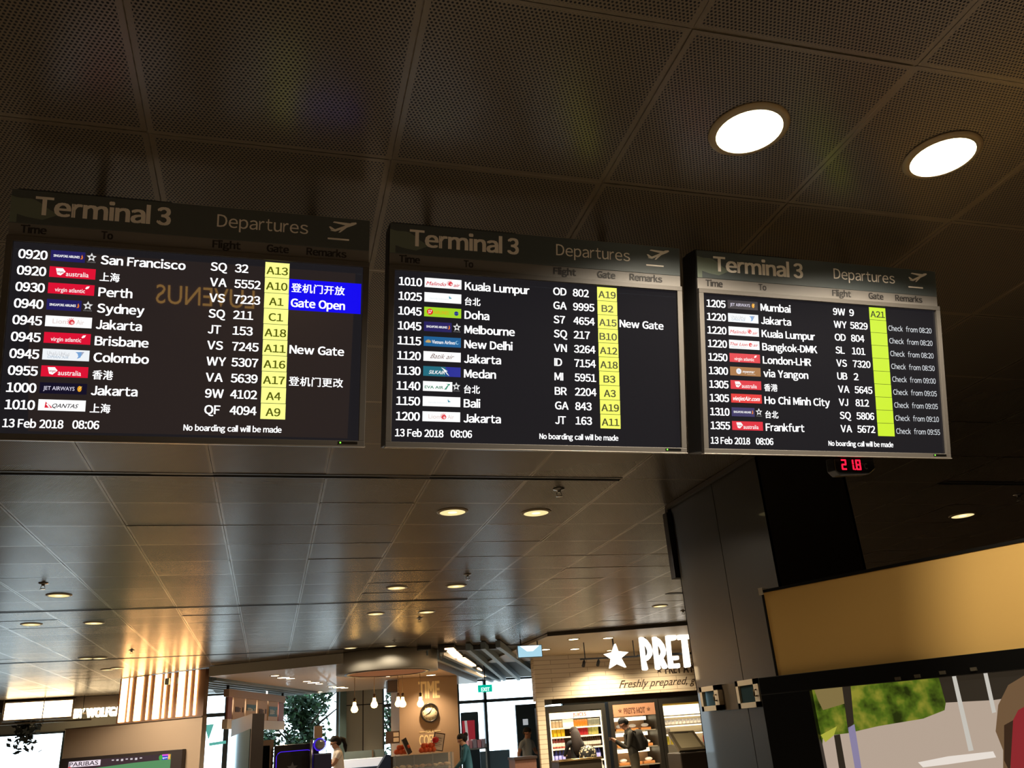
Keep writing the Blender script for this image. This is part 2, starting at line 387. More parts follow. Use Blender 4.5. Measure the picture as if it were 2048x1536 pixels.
def board(x0, name_label, rows, gi, vary):
    WIDE[0] = True; kv = _textw('Kuala Lumpur')[0]; KX = .2275/(max(p[0] for p in kv)-min(p[0] for p in kv))/(.0268/CAPW)
    M = frame((x0, BY, CZ+z1), (1, 0, 0), up, nrm)
    t = thing('departure_board', name_label, 'sign', M=M, group=None)
    c = MB().box(0, -BL+.004, -.11, BW, .004, -.004, M_case); c.box(.006, -.006, -.1, BW*.42, .012, -.02, M_case)
    c.build('casing', t, False, .004)
    h = MB()
    for xx in (.18, BW-.18):
        p0 = Vector((xx, -.42, -.17)); g = (CEIL-.002-(M @ p0).z)
        upl = M.to_3x3().inverted() @ Vector((0, 0, 1))
        h = MB(); h.box(xx-.03, -.46, -.19, xx+.03, -.36, -.11, M_case); h.tube([p0, p0+upl*g], .016, M_case, 12); h.tube([p0+upl*(g-.012), p0+upl*g], .045, M_case, 16); h.build('hanger', t, False)
    hp = MB().box(.001, -.1052, -.004, BW-.001, 0, .006, M_hdr); hp = hp.build('header_panel', t, False, .0015)
    sw = MB()
    arc = [(.001, -.03, .0066)]+[(.001+.135*k/10, -.022-.004*math.sin(k)-.05*(k/10)**2, .0066) for k in range(11)]+[(.06, -.104, .0066), (.001, -.104, .0066)]
    sw.poly(arc, M_hdr2); sw.poly([(.02+.2*k/8, -.078-.024*(k/8)**.6, .0069) for k in range(9)]+[(.02, -.104, .0069)], M_hdr); sw.build('swoosh', hp, False)
    MB().text('Terminal', .070, -.0748, .0552, M_letter, .317, off=.0072, bold=.0029).build('title', hp, False)
    MB().text('3', .411, -.0745, .0552, M_letter, .036, off=.0072, bold=.0029).build('terminal_number', hp, False)
    MB().text('Departures', .587, -.0655, .0405, M_letter, .281, off=.0072, bold=.0003).build('subtitle', hp, False)
    ic = MB()
    ic.poly([(.938, -.047, .0072), (.955, -.049, .0072), (1.013, -.023, .0072), (1.024, -.0165, .0072), (1.022, -.0115, .0072), (1.008, -.0135, .0072), (.985, -.0265, .0072), (.953, -.0415, .0072)], M_letter)
    ic.poly([(.99, -.0255, .0074), (.946, -.0185, .0074), (.951, -.0145, .0074), (1.003, -.0165, .0074)], M_letter)
    ic.poly([(.941, -.044, .0074), (.934, -.034, .0074), (.939, -.0325, .0074), (.955, -.0415, .0074)], M_letter)
    ic.poly([(.98, -.033, .0074), (.965, -.0515, .0074), (.971, -.051, .0074), (1.003, -.023, .0074)], M_letter)
    ic.box(.9315, -.0765, .006, 1.0005, -.0712, .0074, M_letter); ic.build('departure_icon', hp, False)
    st = MB().box(.001, -.1468, -.004, BW-.001, -.1052, .005, M_strip).build('heading_strip', t, False, .001)
    for s_, a, w in (('Time', .0345, .068), ('To', .2556, .031), ('Flight', .5774, .0825), ('Gate', .7422, .067), ('Remarks', .8666, .126)):
        MB().text(s_, a, -.1345, .0232, M_sublet, w, off=.0062, bold=.0014).build('column_heading', st, False)
    bz = MB(); T0, B0, L0, R0 = -.1468, -BL, 0., BW
    t1, b1, l1, r1 = -.1640, -.7375, .0188, 1.0485
    bz.box(L0, t1, -.004, R0, T0, .016, M_bez); bz.box(L0, B0, -.004, R0, b1, .016, M_bez); bz.box(L0, b1, -.004, l1, t1, .016, M_bez); bz.box(r1, b1, -.004, R0, t1, .016, M_bez)
    bz.box(L0-.002, B0-.0035, -.004, R0+.002, B0, .019, M_bezlip); bz.build('bezel', t, False, .0012)
    scr = MB().box(l1-.001, b1-.001, -.003, r1+.001, t1+.001, .006, M_lcd).build('screen', t, False)
    e0 = .0068
    for i, (tm, lg, de, cd, nu, ga, rm) in enumerate(rows):
        yb = -(V0+PITCHV*i)
        MB().text(tm, .0345, yb, .0268, TXT, .0765, off=e0, bold=.0011).build('flight_time', scr, False)
        cj = ord(de[0]) > 0x3000
        m = MB().text(de, .2595, yb-(.002 if cj else .001), .0222 if cj else .0268, TXT, None, off=e0, bold=.0006 if cj else .0011, xs=.93 if cj else KX)
        m.build('destination', scr, False)
        yc = -(.210+.0504*i)
        MB().text(cd, .5755+.0005*i, yc, .0262, TXT, None, off=e0, bold=.0009, xs=KX).build('airline_code', scr, False)
        m = MB().text(nu, .6485+.0006*i, yc, .0262, TXT, .0195*len(nu), off=e0, bold=.0009)
        m.build('flight_number', scr, False)
        WIDE[0] = False; lm = MB(); logo(lm, lg, 0, 0); WIDE[0] = True
        lm.v = [v+Vector((.1205, -(.2148+.0503*i), e0)) for v in lm.v]; lm.build('airline_logo', scr, False)
        v0 = .1694+.0507*i; gx = .7395+.0006*i
        g = MB(); g.box(gx, -(v0+.0491), .005, gx+.0748, -v0, e0, GT[gi])
        if ga: g.text(ga, gx+.0374, -(v0+.0393), .0242, GTT[gi], .0215*len(ga), off=e0+.0005, bold=.0009, align='C')
        g.build('gate_tile', scr, False)
        if rm:
            r = MB(); yr = -(v0+.040)
            if rm in ('登机门开放', 'Gate Open'): r.box(gx+.0755, -(v0+.0505), .005, r1-.004, -v0+.0003, e0, BLUE)
            if rm.startswith('Check'): r.text(rm.replace(' from ', '  from '), gx+.083, -(v0+.0385), .0205, TXTB, .203, off=e0+.0004)
            elif ord(rm[0]) > 0x3000: r.text(rm, gx+.083, yr, .0235, TXT, .168, off=e0+.0004, bold=.0005)
            else: r.text(rm, gx+.083, yr, .0262, TXT, .169, off=e0+.0004, bold=.0011)
            r.build('remark', scr, False)
    d = MB().text('13 Feb 2018', .0325, -.719, .0238, TXT, .158, off=e0, bold=.0008).build('date', scr, False); d = MB().text('08:06', .2158, -.7185, .0238, TXT, .071, off=e0, bold=.0008); d.build('clock_time', scr, False)
    MB().text('No boarding call will be made', .5228, -.7165, .0178, TXT, .287, off=e0, bold=.0006).build('notice', scr, False)
    b = MB(); b.box(.985, -.7485, .014, 1.045, -.7405, .0168, mat('slot black', (6, 6, 6), .3)); sl = b.build('button_slot', t, False)
    MB().ball((.9915, -.7445, .0168), .0026, glow('led green', (120, 255, 60), 2.2)).build('status_light', sl, False)
    WIDE[0] = False; return t, M
R1 = [('0920', 'SQ', 'San Francisco', 'SQ', '32', 'A13', ''), ('0920', 'VA', '上海', 'VA', '5552', 'A10', '登机门开放'), ('0930', 'VS', 'Perth', 'VS', '7223', 'A1', 'Gate Open'),
      ('0940', 'SQ', 'Sydney', 'SQ', '211', 'C1', ''), ('0945', 'JT', 'Jakarta', 'JT', '153', 'A18', ''), ('0945', 'VS', 'Brisbane', 'VS', '7245', 'A11', 'New Gate'),
      ('0945', 'WY', 'Colombo', 'WY', '5307', 'A16', ''), ('0955', 'VA', '香港', 'VA', '5639', 'A17', '登机门更改'), ('1000', '9W', 'Jakarta', '9W', '4102', 'A4', ''), ('1010', 'QF', '上海', 'QF', '4094', 'A9', '')]
R2 = [('1010', 'OD', 'Kuala Lumpur', 'OD', '802', 'A19', ''), ('1025', 'GA', '台北', 'GA', '9995', 'B2', ''), ('1045', 'S7', 'Doha', 'S7', '4654', 'A15', 'New Gate'),
      ('1045', 'SQ', 'Melbourne', 'SQ', '217', 'B10', ''), ('1115', 'VN', 'New Delhi', 'VN', '3264', 'A12', ''), ('1120', 'ID', 'Jakarta', 'ID', '7154', 'A18', ''),
      ('1130', 'MI', 'Medan', 'MI', '5951', 'B3', ''), ('1140', 'BR', '台北', 'BR', '2204', 'A3', ''), ('1150', 'GA', 'Bali', 'GA', '843', 'A19', ''), ('1200', 'JT', 'Jakarta', 'JT', '163', 'A11', '')]
R3 = [('1205', '9W', 'Mumbai', '9W', '9', 'A21', ''), ('1220', 'WY', 'Jakarta', 'WY', '5829', '', 'Check from 08:20'), ('1220', 'OD', 'Kuala Lumpur', 'OD', '804', '', 'Check from 08:20'),
      ('1220', 'SL', 'Bangkok-DMK', 'SL', '101', '', 'Check from 08:20'), ('1250', 'VS', 'London-LHR', 'VS', '7320', '', 'Check from 08:50'), ('1300', 'UB', 'via Yangon', 'UB', '2', '', 'Check from 09:00'),
      ('1305', 'VA', '香港', 'VA', '5645', '', 'Check from 09:05'), ('1305', 'VJ', 'Ho Chi Minh City', 'VJ', '812', '', 'Check from 09:05'), ('1310', 'SQ', '台北', 'SQ', '5806', '', 'Check from 09:10'), ('1355', 'VA', 'Frankfurt', 'VA', '5672', '', 'Check from 09:55')]
board(-.808, 'hanging departures screen whose first row is 0920 San Francisco, with blue gate open bars', R1, 0, 0)
board(.326, 'hanging departures screen whose first row is 1010 Kuala Lumpur, middle of the three', R2, 1, 1)
b3, M3 = board(1.462, 'hanging departures screen whose first row is 1205 Mumbai, beside the dark pillar', R3, 2, 2)
# small red thermometer under the third board
def seg_digit(mb, ch, x, y, w, h, m, z):
    S7 = {'2': 'abged', '1': 'bc', '8': 'abcdefg'}[ch]; t = .0055; e = .0012
    R = dict(a=(x+e, y+h-t, x+w-e, y+h), d=(x+e, y, x+w-e, y+t), g=(x+e, y+h/2-t/2, x+w-e, y+h/2+t/2), f=(x, y+h/2+e, x+t, y+h-e), b=(x+w-t, y+h/2+e, x+w, y+h-e), e=(x, y+e, x+t, y+h/2-e), c=(x+w-t, y+e, x+w, y+h/2-e))
    for s_ in S7: a = R[s_]; mb.box(a[0], a[1], z, a[2], a[3], z+.0012, m)
def thermometer():
    base = M3 @ Vector((.56, -BL-.004, -.02))
    M = frame(base, (1, 0, 0), (0, -.12, .993), (0, -.993, -.12))
    t = thing('temperature_display', 'small black thermometer display with red digits under the right departures screen', 'display', M=M)
    blk = mat('thermo black', (10, 10, 11), .3, coat=.3)
    m = MB(); pts = [(0, 0, -.05), (.18, 0, -.05), (.18, -.042, -.05), (.15, -.062, -.05), (.02, -.068, -.05), (0, -.05, -.05)]
    m.prism(pts, (0, 0, .05), blk); m.build('housing', t, False, .004)
    d = MB(); rd = glow('led red', (255, 20, 50), 2.4)
    seg_digit(d, '2', .03, -.047, .022, .04, rd, .0008); seg_digit(d, '1', .062, -.047, .022, .04, rd, .0008); seg_digit(d, '8', .0935, -.047, .022, .04, rd, .0008); d.box(.086, -.047, .0008, .0905, -.0425, .002, rd)
    d.build('digits', t, False)
    MB().text('°C', .122, -.043, .022, mat('thermo print', (120, 115, 105), .6), .022, off=.0014).build('unit_mark', t, False)
thermometer()
# ================================================================== DOWNLIGHTS, SPRINKLERS
M_trim = mat('downlight trim', (150, 130, 96), .4, .2)
M_lampw = glow('downlight lens', (255, 240, 195), 4., True)
M_lampd = glow('downlight lens dim', (255, 232, 165), 1.05)
M_lampin = glow('downlight lamp inner', (255, 238, 190), 1.7)
def downlight(x, y, label, big=False, power=0, group=None, r=.107):
    t = thing('downlight', label, 'ceiling light', (x, y, CEIL), group=group)
    m = MB(); m.ring([(r, -.012), (r+.022, -.004), (r+.024, -.0001), (r-.004, -.0001)], (0, 0, 0), M_trim); m.build('trim_ring', t, False)
    if big: MB().lathe([(r+.001, -.010), (r*.6, -.016), (0, -.018)], (0, 0, 0), M_lampw, 40).build('lens', t, False)
    else:
        ln = MB().lathe([(r+.001, -.009), (r*.5, -.0055), (0, -.005)], (0, 0, 0), M_lampd, 32).build('lens', t, False)
        MB().lathe([(r*.36, -.009), (0, -.0095)], (0, 0, 0), M_lampin, 20).build('lamp', ln, False)
    if power: spot_light('lamp light', (0, 0, -.03), power, (1, .87, .68), 152, .35, .09, t)
    return t
downlight(.809*H, 1.073*H, 'blazing round downlight above the middle departures screen, left of the two large ones', True, 230)
downlight(1.238*H, 1.073*H, 'blazing round downlight above the right departures screen, right of the two large ones', True, 230)
def dl_px(px, py, label, power=100, g='small downlights in the far ceiling', r=.107):
    p = onZ(px, py, CEIL); return downlight(p.x, p.y, label, False, power, g, r)
dl_px(905, 1023, 'round downlight just below the middle screen, left of its pair')
dl_px(1072, 1024.5, 'round downlight just below the middle screen, right of its pair next to the sprinkler')
dl_px(118, 1190, 'round downlight beside a sprinkler under the left screen')
dl_px(793, 1175, 'round downlight among orange ceiling streaks, left one of the third row')
dl_px(912, 1171.5, 'round downlight under a sprinkler, right one of the third row')
dl_px(751.5, 1227, 'round downlight below the second ceiling slot, left one of the fourth row')
dl_px(853, 1223.5, 'round downlight below the second ceiling slot, right one of the fourth row')
dl_px(701, 1295.5, 'round downlight close above the cafe bulkhead, left one', 70)
dl_px(781, 1291.5, 'round downlight close above the cafe bulkhead, under a sprinkler', 30)
dl_px(63, 1248, 'round downlight at the left edge below the second ceiling slot', 110)
dl_px(188, 1245.5, 'round downlight left of the glowing strip wall, below the second ceiling slot', 110)
for px, py, lab in ((172, 1316.5, 'left of four by the strip wall, upper pair'), (199, 1316, 'right of the upper pair by the strip wall'), (215, 1339, 'left of the lower pair by the strip wall'), (234, 1336, 'right of the lower pair by the strip wall')):
    dl_px(px, py, 'round downlight near the glowing strip wall, '+lab, 210)
dl_px(1320, 1211.5, 'round downlight beside the dark pillar, above the star sign', 40)
dl_px(1925, 1030, 'round downlight in the dark ceiling right of the pillar, above the beige panel', 10)
# unseen lamps added behind and beside the camera to light the hall
for i, (x, y) in enumerate(((-1.5, -1.5), (2.9, 1.88), (-3.6, 2.2), (4.6, -.6), (-3.5, -5), (4.0, -5), (0., -8))):
    downlight(x, y, 'added unseen downlight over the walkway, behind or beside the photographer', False, 45 if i == 1 else 185, 'added downlights over the walkway')
M_spr = mat('sprinkler chrome', (150, 145, 138), .25, .9)
def sprinkler(px, py, label):
    p = onZ(px, py, CEIL-.03); t = thing('sprinkler', label, 'sprinkler', (p.x, p.y, CEIL), group='ceiling sprinklers')
    MB().lathe([(.045, -.0001), (.045, -.006), (.018, -.012), (.014, -.03), (0, -.03)], (0, 0, 0), M_spr, 16).build('cover_plate', t, False)
    m = MB(); m.tube([(-.014, 0, -.028), (-.02, 0, -.045), (-.008, 0, -.06)], .003, M_spr); m.tube([(.014, 0, -.028), (.02, 0, -.045), (.008, 0, -.06)], .003, M_spr); m.lathe([(.028, -.062), (.028, -.059), (0, -.057)], (0, 0, 0), M_spr, 12); m.build('deflector', t, False)
sprinkler(1118, 985, 'ceiling sprinkler right of the two downlights below the middle screen')
sprinkler(86, 1172, 'ceiling sprinkler above the downlight at the left edge')
sprinkler(935, 1154, 'ceiling sprinkler above the right downlight of the third row')
sprinkler(839, 1240, 'ceiling sprinkler below the right downlight of the fourth row')
sprinkler(789, 1284, 'ceiling sprinkler just above the cafe bulkhead')
sprinkler(263, 1304, 'ceiling sprinkler above the glowing strip wall')
sprinkler(1366, 1225, 'ceiling sprinkler beside the dark pillar above the big white letters')
sprinkler(2038, 995, 'ceiling sprinkler at the right edge above the beige panel')
# ================================================================== DARK PILLAR
M_pil = mat('pillar cladding', (50, 45, 38), .28, .25, coat=.4)
M_joint = mat('cladding joint', (10, 9, 8), .8)
PXL, PXR, PYN, PYF = 1.862*H, 2.272*H, 2.885*H, 3.69*H
def pillar():
    m = MB(); ym = 3.262*H; g = .004
    m.box(PXL+.01, PYN+.01, 0, PXR-.01, PYF-.01, CEIL-.005, M_joint)
    for a, b in ((PYN, ym-g), (ym+g, PYF)): m.box(PXL, a, 0, PXL+.02, b, CEIL-.006, M_pil); m.box(PXR-.02, a, 0, PXR, b, CEIL-.006, M_pil)
    m.box(PXL+.001, PYN, 0, PXR-.001, PYN+.012, CEIL-.006, M_pil); m.box(PXL, PYF-.012, 0, PXR, PYF, CEIL-.006, M_pil)
    o = m.build('pillar', kind='structure')
    MB().box(PXL-.035, PYN-.02, CEIL-.035, PXL-.002, PYF+.03, CEIL-.004, mat('pillar ceiling trim', (70, 62, 54), .5)).build('trim_9', kind='structure')
pillar()
def pillar_items():
    X = PXL
    chrome = mat('box frame metal', (206, 190, 160), .3, .35); glass = mat('box window', (70, 95, 100), .04, .55, coat=.6); brown = mat('brown panel', (84, 70, 52), .45)
    for k, (px0, px1, pt, pb, lab) in enumerate(((1415, 1452, 1371, 1421, 'framed glass-front box on the dark pillar, farther one'), (1488, 1534, 1358, 1415, 'framed glass-front box on the dark pillar, nearer one next to the big screen'))):
        ya, yb = onX(px0, (pt+pb)/2, X).y, onX(px1, (pt+pb)/2, X).y
        zt, zb = onX((px0+px1)/2, pt, X).z, onX((px0+px1)/2, pb, X).z
        y0, y1 = min(ya, yb), max(ya, yb); ym = (y0+y1)/2
        t = thing('alarm_box', lab, 'box', (X-.03, ym, zb), group='glass-front boxes on the pillar')
        f = MB(); b_ = .035
        f.box(X-.06, y0, zb, X-.001, y0+b_*1.8, zt, chrome); f.box(X-.06, y1-b_, zb, X-.001, y1, zt, chrome); f.box(X-.06, y0, zt-b_, X-.001, y1, zt, chrome); f.box(X-.06, y0, zb, X-.001, y1, zb+b_, chrome); f.build('frame', t)
        MB().box(X-.045, y0+b_, zb+b_*.9, X-.02, y1-b_*.9, zt-b_*.9, glass).build('window', t)
        MB().box(X-.02, y0+b_, zb+b_*.9, X-.002, y1-b_, zt-b_*.9, mat('box inside', (58, 52, 44), .7)).build('backplate', t)
        MB().tube([(X-.062, y0+.03, ym*0+(zt+zb)/2+.02), (X-.08, y0+.03, (zt+zb)/2+.02), (X-.08, y0+.03, (zt+zb)/2-.02), (X-.062, y0+.03, (zt+zb)/2-.02)], .006, mat('lock brass', (90, 70, 40), .3, .8)).build('lock', t)
    ya, yb = onX(1449, 1395, X).y, onX(1493, 1392, X).y; zt, zb = onX(1470, 1367, X).z, onX(1470, 1419, X).z
    t = thing('wall_panel', 'brown flat panel between the two glass-front boxes on the pillar', 'panel', (X-.01, (ya+yb)/2, zb))
    yc = yb+(ya-yb)*.3
    MB().box(X-.02, yc+.003, zb, X-.001, ya, zt, brown).build('board', t); MB().box(X-.03, yb, zb, X-.001, yc-.003, zt, mat('dark olive panel', (52, 46, 30), .5)).build('side_strip', t)
    # little black box on the far top corner of the pillar
    p = onY(1350, 1060, PYF+.1)
    t = thing('hanging_box', 'slim dark box hanging from the ceiling at the far edge of the pillar', 'box', (PXL-.02, PYF+.12, CEIL-.62))
    MB().box(PXL-.035, PYF+.02, CEIL-.62, PXL+.05, PYF+.1, CEIL-.06, M_case).build('body', t, True, .004)
    MB().box(PXL-.01, PYF+.04, CEIL-.06, PXL+.03, PYF+.09, CEIL-.008, M_slot).build('bracket', t)
pillar_items()
# ================================================================== BIG SCREEN KIOSK (right)
def kiosk():
    kk = .71; P0 = (4.024*kk, 6.49*kk); e = Vector((4.914-4.024, 4.58-6.49, 0)).normalized(); back = Vector((-e.y, e.x, 0))
    M = frame((P0[0], P0[1], 0), e, back, (0, 0, 1))
    t = thing('screen_kiosk', 'big angled kiosk with beige top panel above a large street-scene screen', 'screen', M=M)
    L = 3.2
    def k(px, py): return sz(px, py, P0, e)
    zt = k(1525, 1183)[1]; zp = k(1559, 1352)[1]; s_b = k(1540, 1440)[0]; s0, ztv = k(1628, 1380); s1 = s0+2.35
    beige = mat('beige panel', (240, 196, 116), .32, 0, coat=.25); blk = mat('screen bezel black', (9, 9, 9), .35, coat=.3); dk = mat('kiosk dark metal', (30, 28, 25), .45, .5)
    MB().box(0, .02, 0, L, .16, zt-.004, dk).build('body', t, False, .004)
    MB().box(.005, 0, zp-.02, L, .02, zt-.008, beige).build('top_panel', t, False, .002)
    m = MB(); m.box(-.006, -.006, zt-.008, L, .165, zt+.008, dk); m.box(-.008, -.004, zp, .004, .16, zt, dk); m.build('edge_trim', t, False)
    MB().box(-.022, -.01, zt-.02, .006, .05, zt+.022, mat('corner clip', (205, 195, 175), .4)).build('corner_clip', t, False)
    zb = .55; h = MB(); y0 = -.05
    h.box(s_b, y0, ztv+.0, L, .02, zp, blk); h.box(s_b, y0, zb-.1, s0, .02, ztv, blk); h.box(s1, y0, zb-.1, L, .02, ztv, blk); h.box(s0, y0, zb-.1, s1, .02, zb, blk)
    h.build('screen_housing', t, False, .003)
    # the picture on the screen: a road edge with a hedge, poles and a woman in red at the right
    road = glow('tv road', (196, 176, 158), .82); far = glow('tv far dark', (52, 44, 34), .8)
    m = bpy.data.materials.new('tv hedge'); m.use_nodes = True; nt = m.node_tree; b = nt.nodes['Principled BSDF']; b.inputs['Base Color'].default_value = (0, 0, 0, 1)
    tc = nt.nodes.new('ShaderNodeTexCoord'); nz = nt.nodes.new('ShaderNodeTexNoise'); nz.inputs['Scale'].default_value = 11; nz.inputs['Detail'].default_value = 3
    rp = nt.nodes.new('ShaderNodeValToRGB'); rp.color_ramp.elements[0].position = .34; rp.color_ramp.elements[0].color = S(38, 48, 10); rp.color_ramp.elements[1].position = .68; rp.color_ramp.elements[1].color = S(150, 146, 50)
    el_ = rp.color_ramp.elements.new(.5); el_.color = S(86, 110, 26)
    nt.links.new(tc.outputs['Object'], nz.inputs[0]); nt.links.new(nz.outputs['Fac'], rp.inputs[0]); nt.links.new(rp.outputs[0], b.inputs['Emission Color']); b.inputs['Emission Strength'].default_value = .85; m.cycles.emission_sampling = 'NONE'
    hedge = m
    sc = MB(); sc.box(s0, -.02, zb, s1, .02, ztv, road); so = sc.build('screen', t, False)
    def pp(pts, mm, yy, name):
        mb = MB(); q = []
        for px, py in pts:
            s_, z_ = k(px, py); q.append((min(max(s_, s0), s1), yy, min(max(z_, zb), ztv)))
        mb.poly(q, mm); mb.build(name, so, False)
    pp([(1600, 1370), (1900, 1340), (1893, 1420), (1850, 1437), (1760, 1452), (1700, 1466), (1650, 1472), (1600, 1490)], hedge, -.0205, 'hedge_picture')
    pp([(1632, 1376), (1690, 1370), (1700, 1405), (1650, 1420), (1640, 1400)], glow('tv tan', (150, 130, 80), .7), -.0208, 'bank_picture')
    pp([(1880, 1350), (2060, 1330), (2060, 1390), (1990, 1400), (1895, 1405)], far, -.0209, 'background_picture')
    pp([(1640, 1470), (1678, 1452), (1672, 1470), (1655, 1484)], glow('tv yellow bush', (190, 190, 70), .8), -.0211, 'bush_picture')
    pale = glow('tv pole', (205, 200, 190), .9); dkp = glow('tv dark pole', (52, 44, 34), .8)
    pp([(1907, 1350), (1915, 1349), (1951, 1500), (1941, 1502)], pale, -.0212, 'pole_picture')
    pp([(1970, 1345), (1978, 1344), (1996, 1424), (1988, 1426)], pale, -.0212, 'pole_picture')
    pp([(1688, 1372), (1705, 1371), (1712, 1446), (1700, 1460)], dkp, -.0213, 'post_picture')
    pp([(1700, 1455), (1713, 1448), (1731, 1560), (1718, 1560)], glow('tv lilac post', (150, 140, 175), .8), -.0213, 'post_picture')
    pp([(1672, 1470), (1684, 1468), (1700, 1560), (1686, 1560)], dkp, -.0213, 'post_picture')
    pp([(1840, 1524), (1900, 1512), (1990, 1502), (1996, 1514), (1900, 1528), (1850, 1534)], glow('tv pale kerb', (235, 225, 215), .95), -.0214, 'kerb_picture')
    pp([(2000, 1410), (2020, 1370), (2070, 1340), (2200, 1340), (2200, 1600), (2010, 1600), (2010, 1500), (1995, 1462)], glow('tv hair', (120, 92, 64), .8), -.0215, 'hair_picture')
    pp([(2022, 1455), (2040, 1420), (2075, 1400), (2200, 1420), (2200, 1600), (2028, 1600)], glow('tv red', (150, 40, 46), .8), -.0218, 'red_picture')
    pp([(2012, 1450), (2030, 1440), (2024, 1545), (2012, 1520)], glow('tv dark hair', (60, 40, 26), .8), -.0219, 'hair_picture')
    # sensors on the bezel
    for px, py in ((1806, 1357), (1845, 1352), (1895, 1345), (1957, 1338)):
        s_, z_ = k(px, py); MB().box(s_-.014, y0-.012, z_-.008, s_+.014, y0, z_+.008, mat('sensor', (120, 112, 96), .3, .5)).build('sensor', t, False)
kiosk()
# ================================================================== LEFT: GLOWING STRIP WALL WITH TV
M_brown = mat('brown slat wall', (120, 92, 74), .5, .1)
M_tan = mat('tan wall', (176, 150, 124), .7)
M_strip_l = glow('strip light', (255, 190, 120), 16, True)
def strip_block():
    A, B = Vector((-3.18, 20.86, 0)), Vector((-1.48, 19.5, 0)); e = (B-A).normalized(); P0 = (A.x, A.y); back = Vector((-e.y, e.x, 0))
    M = frame((A.x, A.y, 0), e, back, (0, 0, 1))
    k = lambda px, py: sz(px, py, P0, e)
    sl = k(127, 1490)[0]; sr = k(404, 1440)[0]; s_strip = k(236, 1400)[0]
    zl = k(310, 1441)[1]
    t = thing('strip_wall', 'brown wall block with ten glowing vertical light strips and a tan lower half', 'wall feature', M=M)
    MB().box(sl, .01, 0, sr, .14, zl, M_tan).build('lower_wall', t, False)
    MB().box(s_strip, .012, zl+.004, sr, .12, CEIL-.012, M_brown).build('upper_wall', t, False)
    MB().box(sl, -.02, zl-.012, sr, .01, zl+.006, mat('ledge', (120, 100, 84), .5)).build('ledge', t, False)
    for i, (xa, xb, ya) in enumerate(((236, 248, 1442), (253, 256.5, 1440.5), (266.5, 279.5, 1440), (290.5, 294, 1438.5), (304, 316.5, 1437), (323, 326.7, 1435.5), (336.5, 340.5, 1434.5), (351.5, 363.8, 1433), (371.5, 376, 1432), (385.5, 389.7, 1431))):
        a = k(xa+.5, ya)[0]; b = k(xb-.5, ya)[0]
        MB().box(a, -.012, zl+.03, b, .014, CEIL-.02, M_strip_l).build('light_strip', t, False)
    # television on the tan wall
    s0, z0 = k(130, 1515); s1 = k(372, 1502)[0]; zt = (z0+k(362, 1501)[1])/2
    tv = thing('television', 'wall television showing green tennis court, under the glowing strip wall', 'television', M=frame(M @ Vector((s0, -.1, zt-1.05)), e, back, (0, 0, 1)))
    w = s1-s0; h_ = 1.05; bz = mat('tv bezel', (58, 50, 48), .4)
    MB().box(0, 0, 0, w, .1, h_, bz).build('casing', tv, False, .006)
    court = glow('tv court', (92, 150, 100), .9); dark = glow('tv stands', (70, 52, 58), .8)
    a = .07*w; b = .915*w; top = h_-.065
    scn = MB().box(a, -.006, .07, b, 0, top, court).build('screen', tv, False)
    m = MB(); m.poly([(a, -.0065, top), (b, -.0065, top), (b, -.0065, top-.10), (a+.66*(b-a), -.0065, top-.12), (a, -.0065, top-.2)], dark); m.build('stand_picture', scn, False)
    m = MB(); m.box(a+.03, -.0075, top-.12, a+.33*(b-a), -.0066, top-.01, glow('tv banner', (240, 225, 235), 1.)); m.text('PARIBAS', a+.05, top-.105, .08, glow('tv banner text', (60, 48, 56), .8), .29*(b-a), plane='xz', off=-.0078, bold=.002); m.build('banner_picture', scn, False)
    m = MB(); m.ball((a+.06, -.008, top-.19), (.07, .002, .085), glow('tv red cap', (215, 60, 60), .95)); m.build('player_picture', scn, False)
    m = MB()
    for q in range(7): m.box(a+(.44+.045*q)*(b-a), -.0075, top-.05-.01*(q % 3), a+(.462+.045*q)*(b-a), -.0066, top-.03, glow('tv pale', (225, 215, 220), .9))
    m.build('crowd_picture', scn, False)
    m = MB(); lx = b-.30; m.ball((lx+.04, -.0076, top-.06), (.05, .001, .05), glow('tv logo green', (60, 170, 70), 1.)); m.box(lx+.07, -.0078, top-.035, lx+.27, -.0068, top-.005, glow('tv logo pink', (230, 90, 220), 1.)); m.box(lx+.05, -.0078, top-.105, lx+.25, -.0068, top-.035, glow('tv logo blue', (30, 60, 200), 1.)); m.box(lx+.23, -.0079, top-.105, lx+.295, -.0068, top-.01, glow('tv logo orange', (240, 170, 60), 1.)); m.text('sport', lx+.09, top-.085, .036, TXT, .13, plane='xz', off=-.0082); m.text('1', lx+.25, top-.085, .05, TXT, plane='xz', off=-.0082); m.build('channel_logo', scn, False)
strip_block()
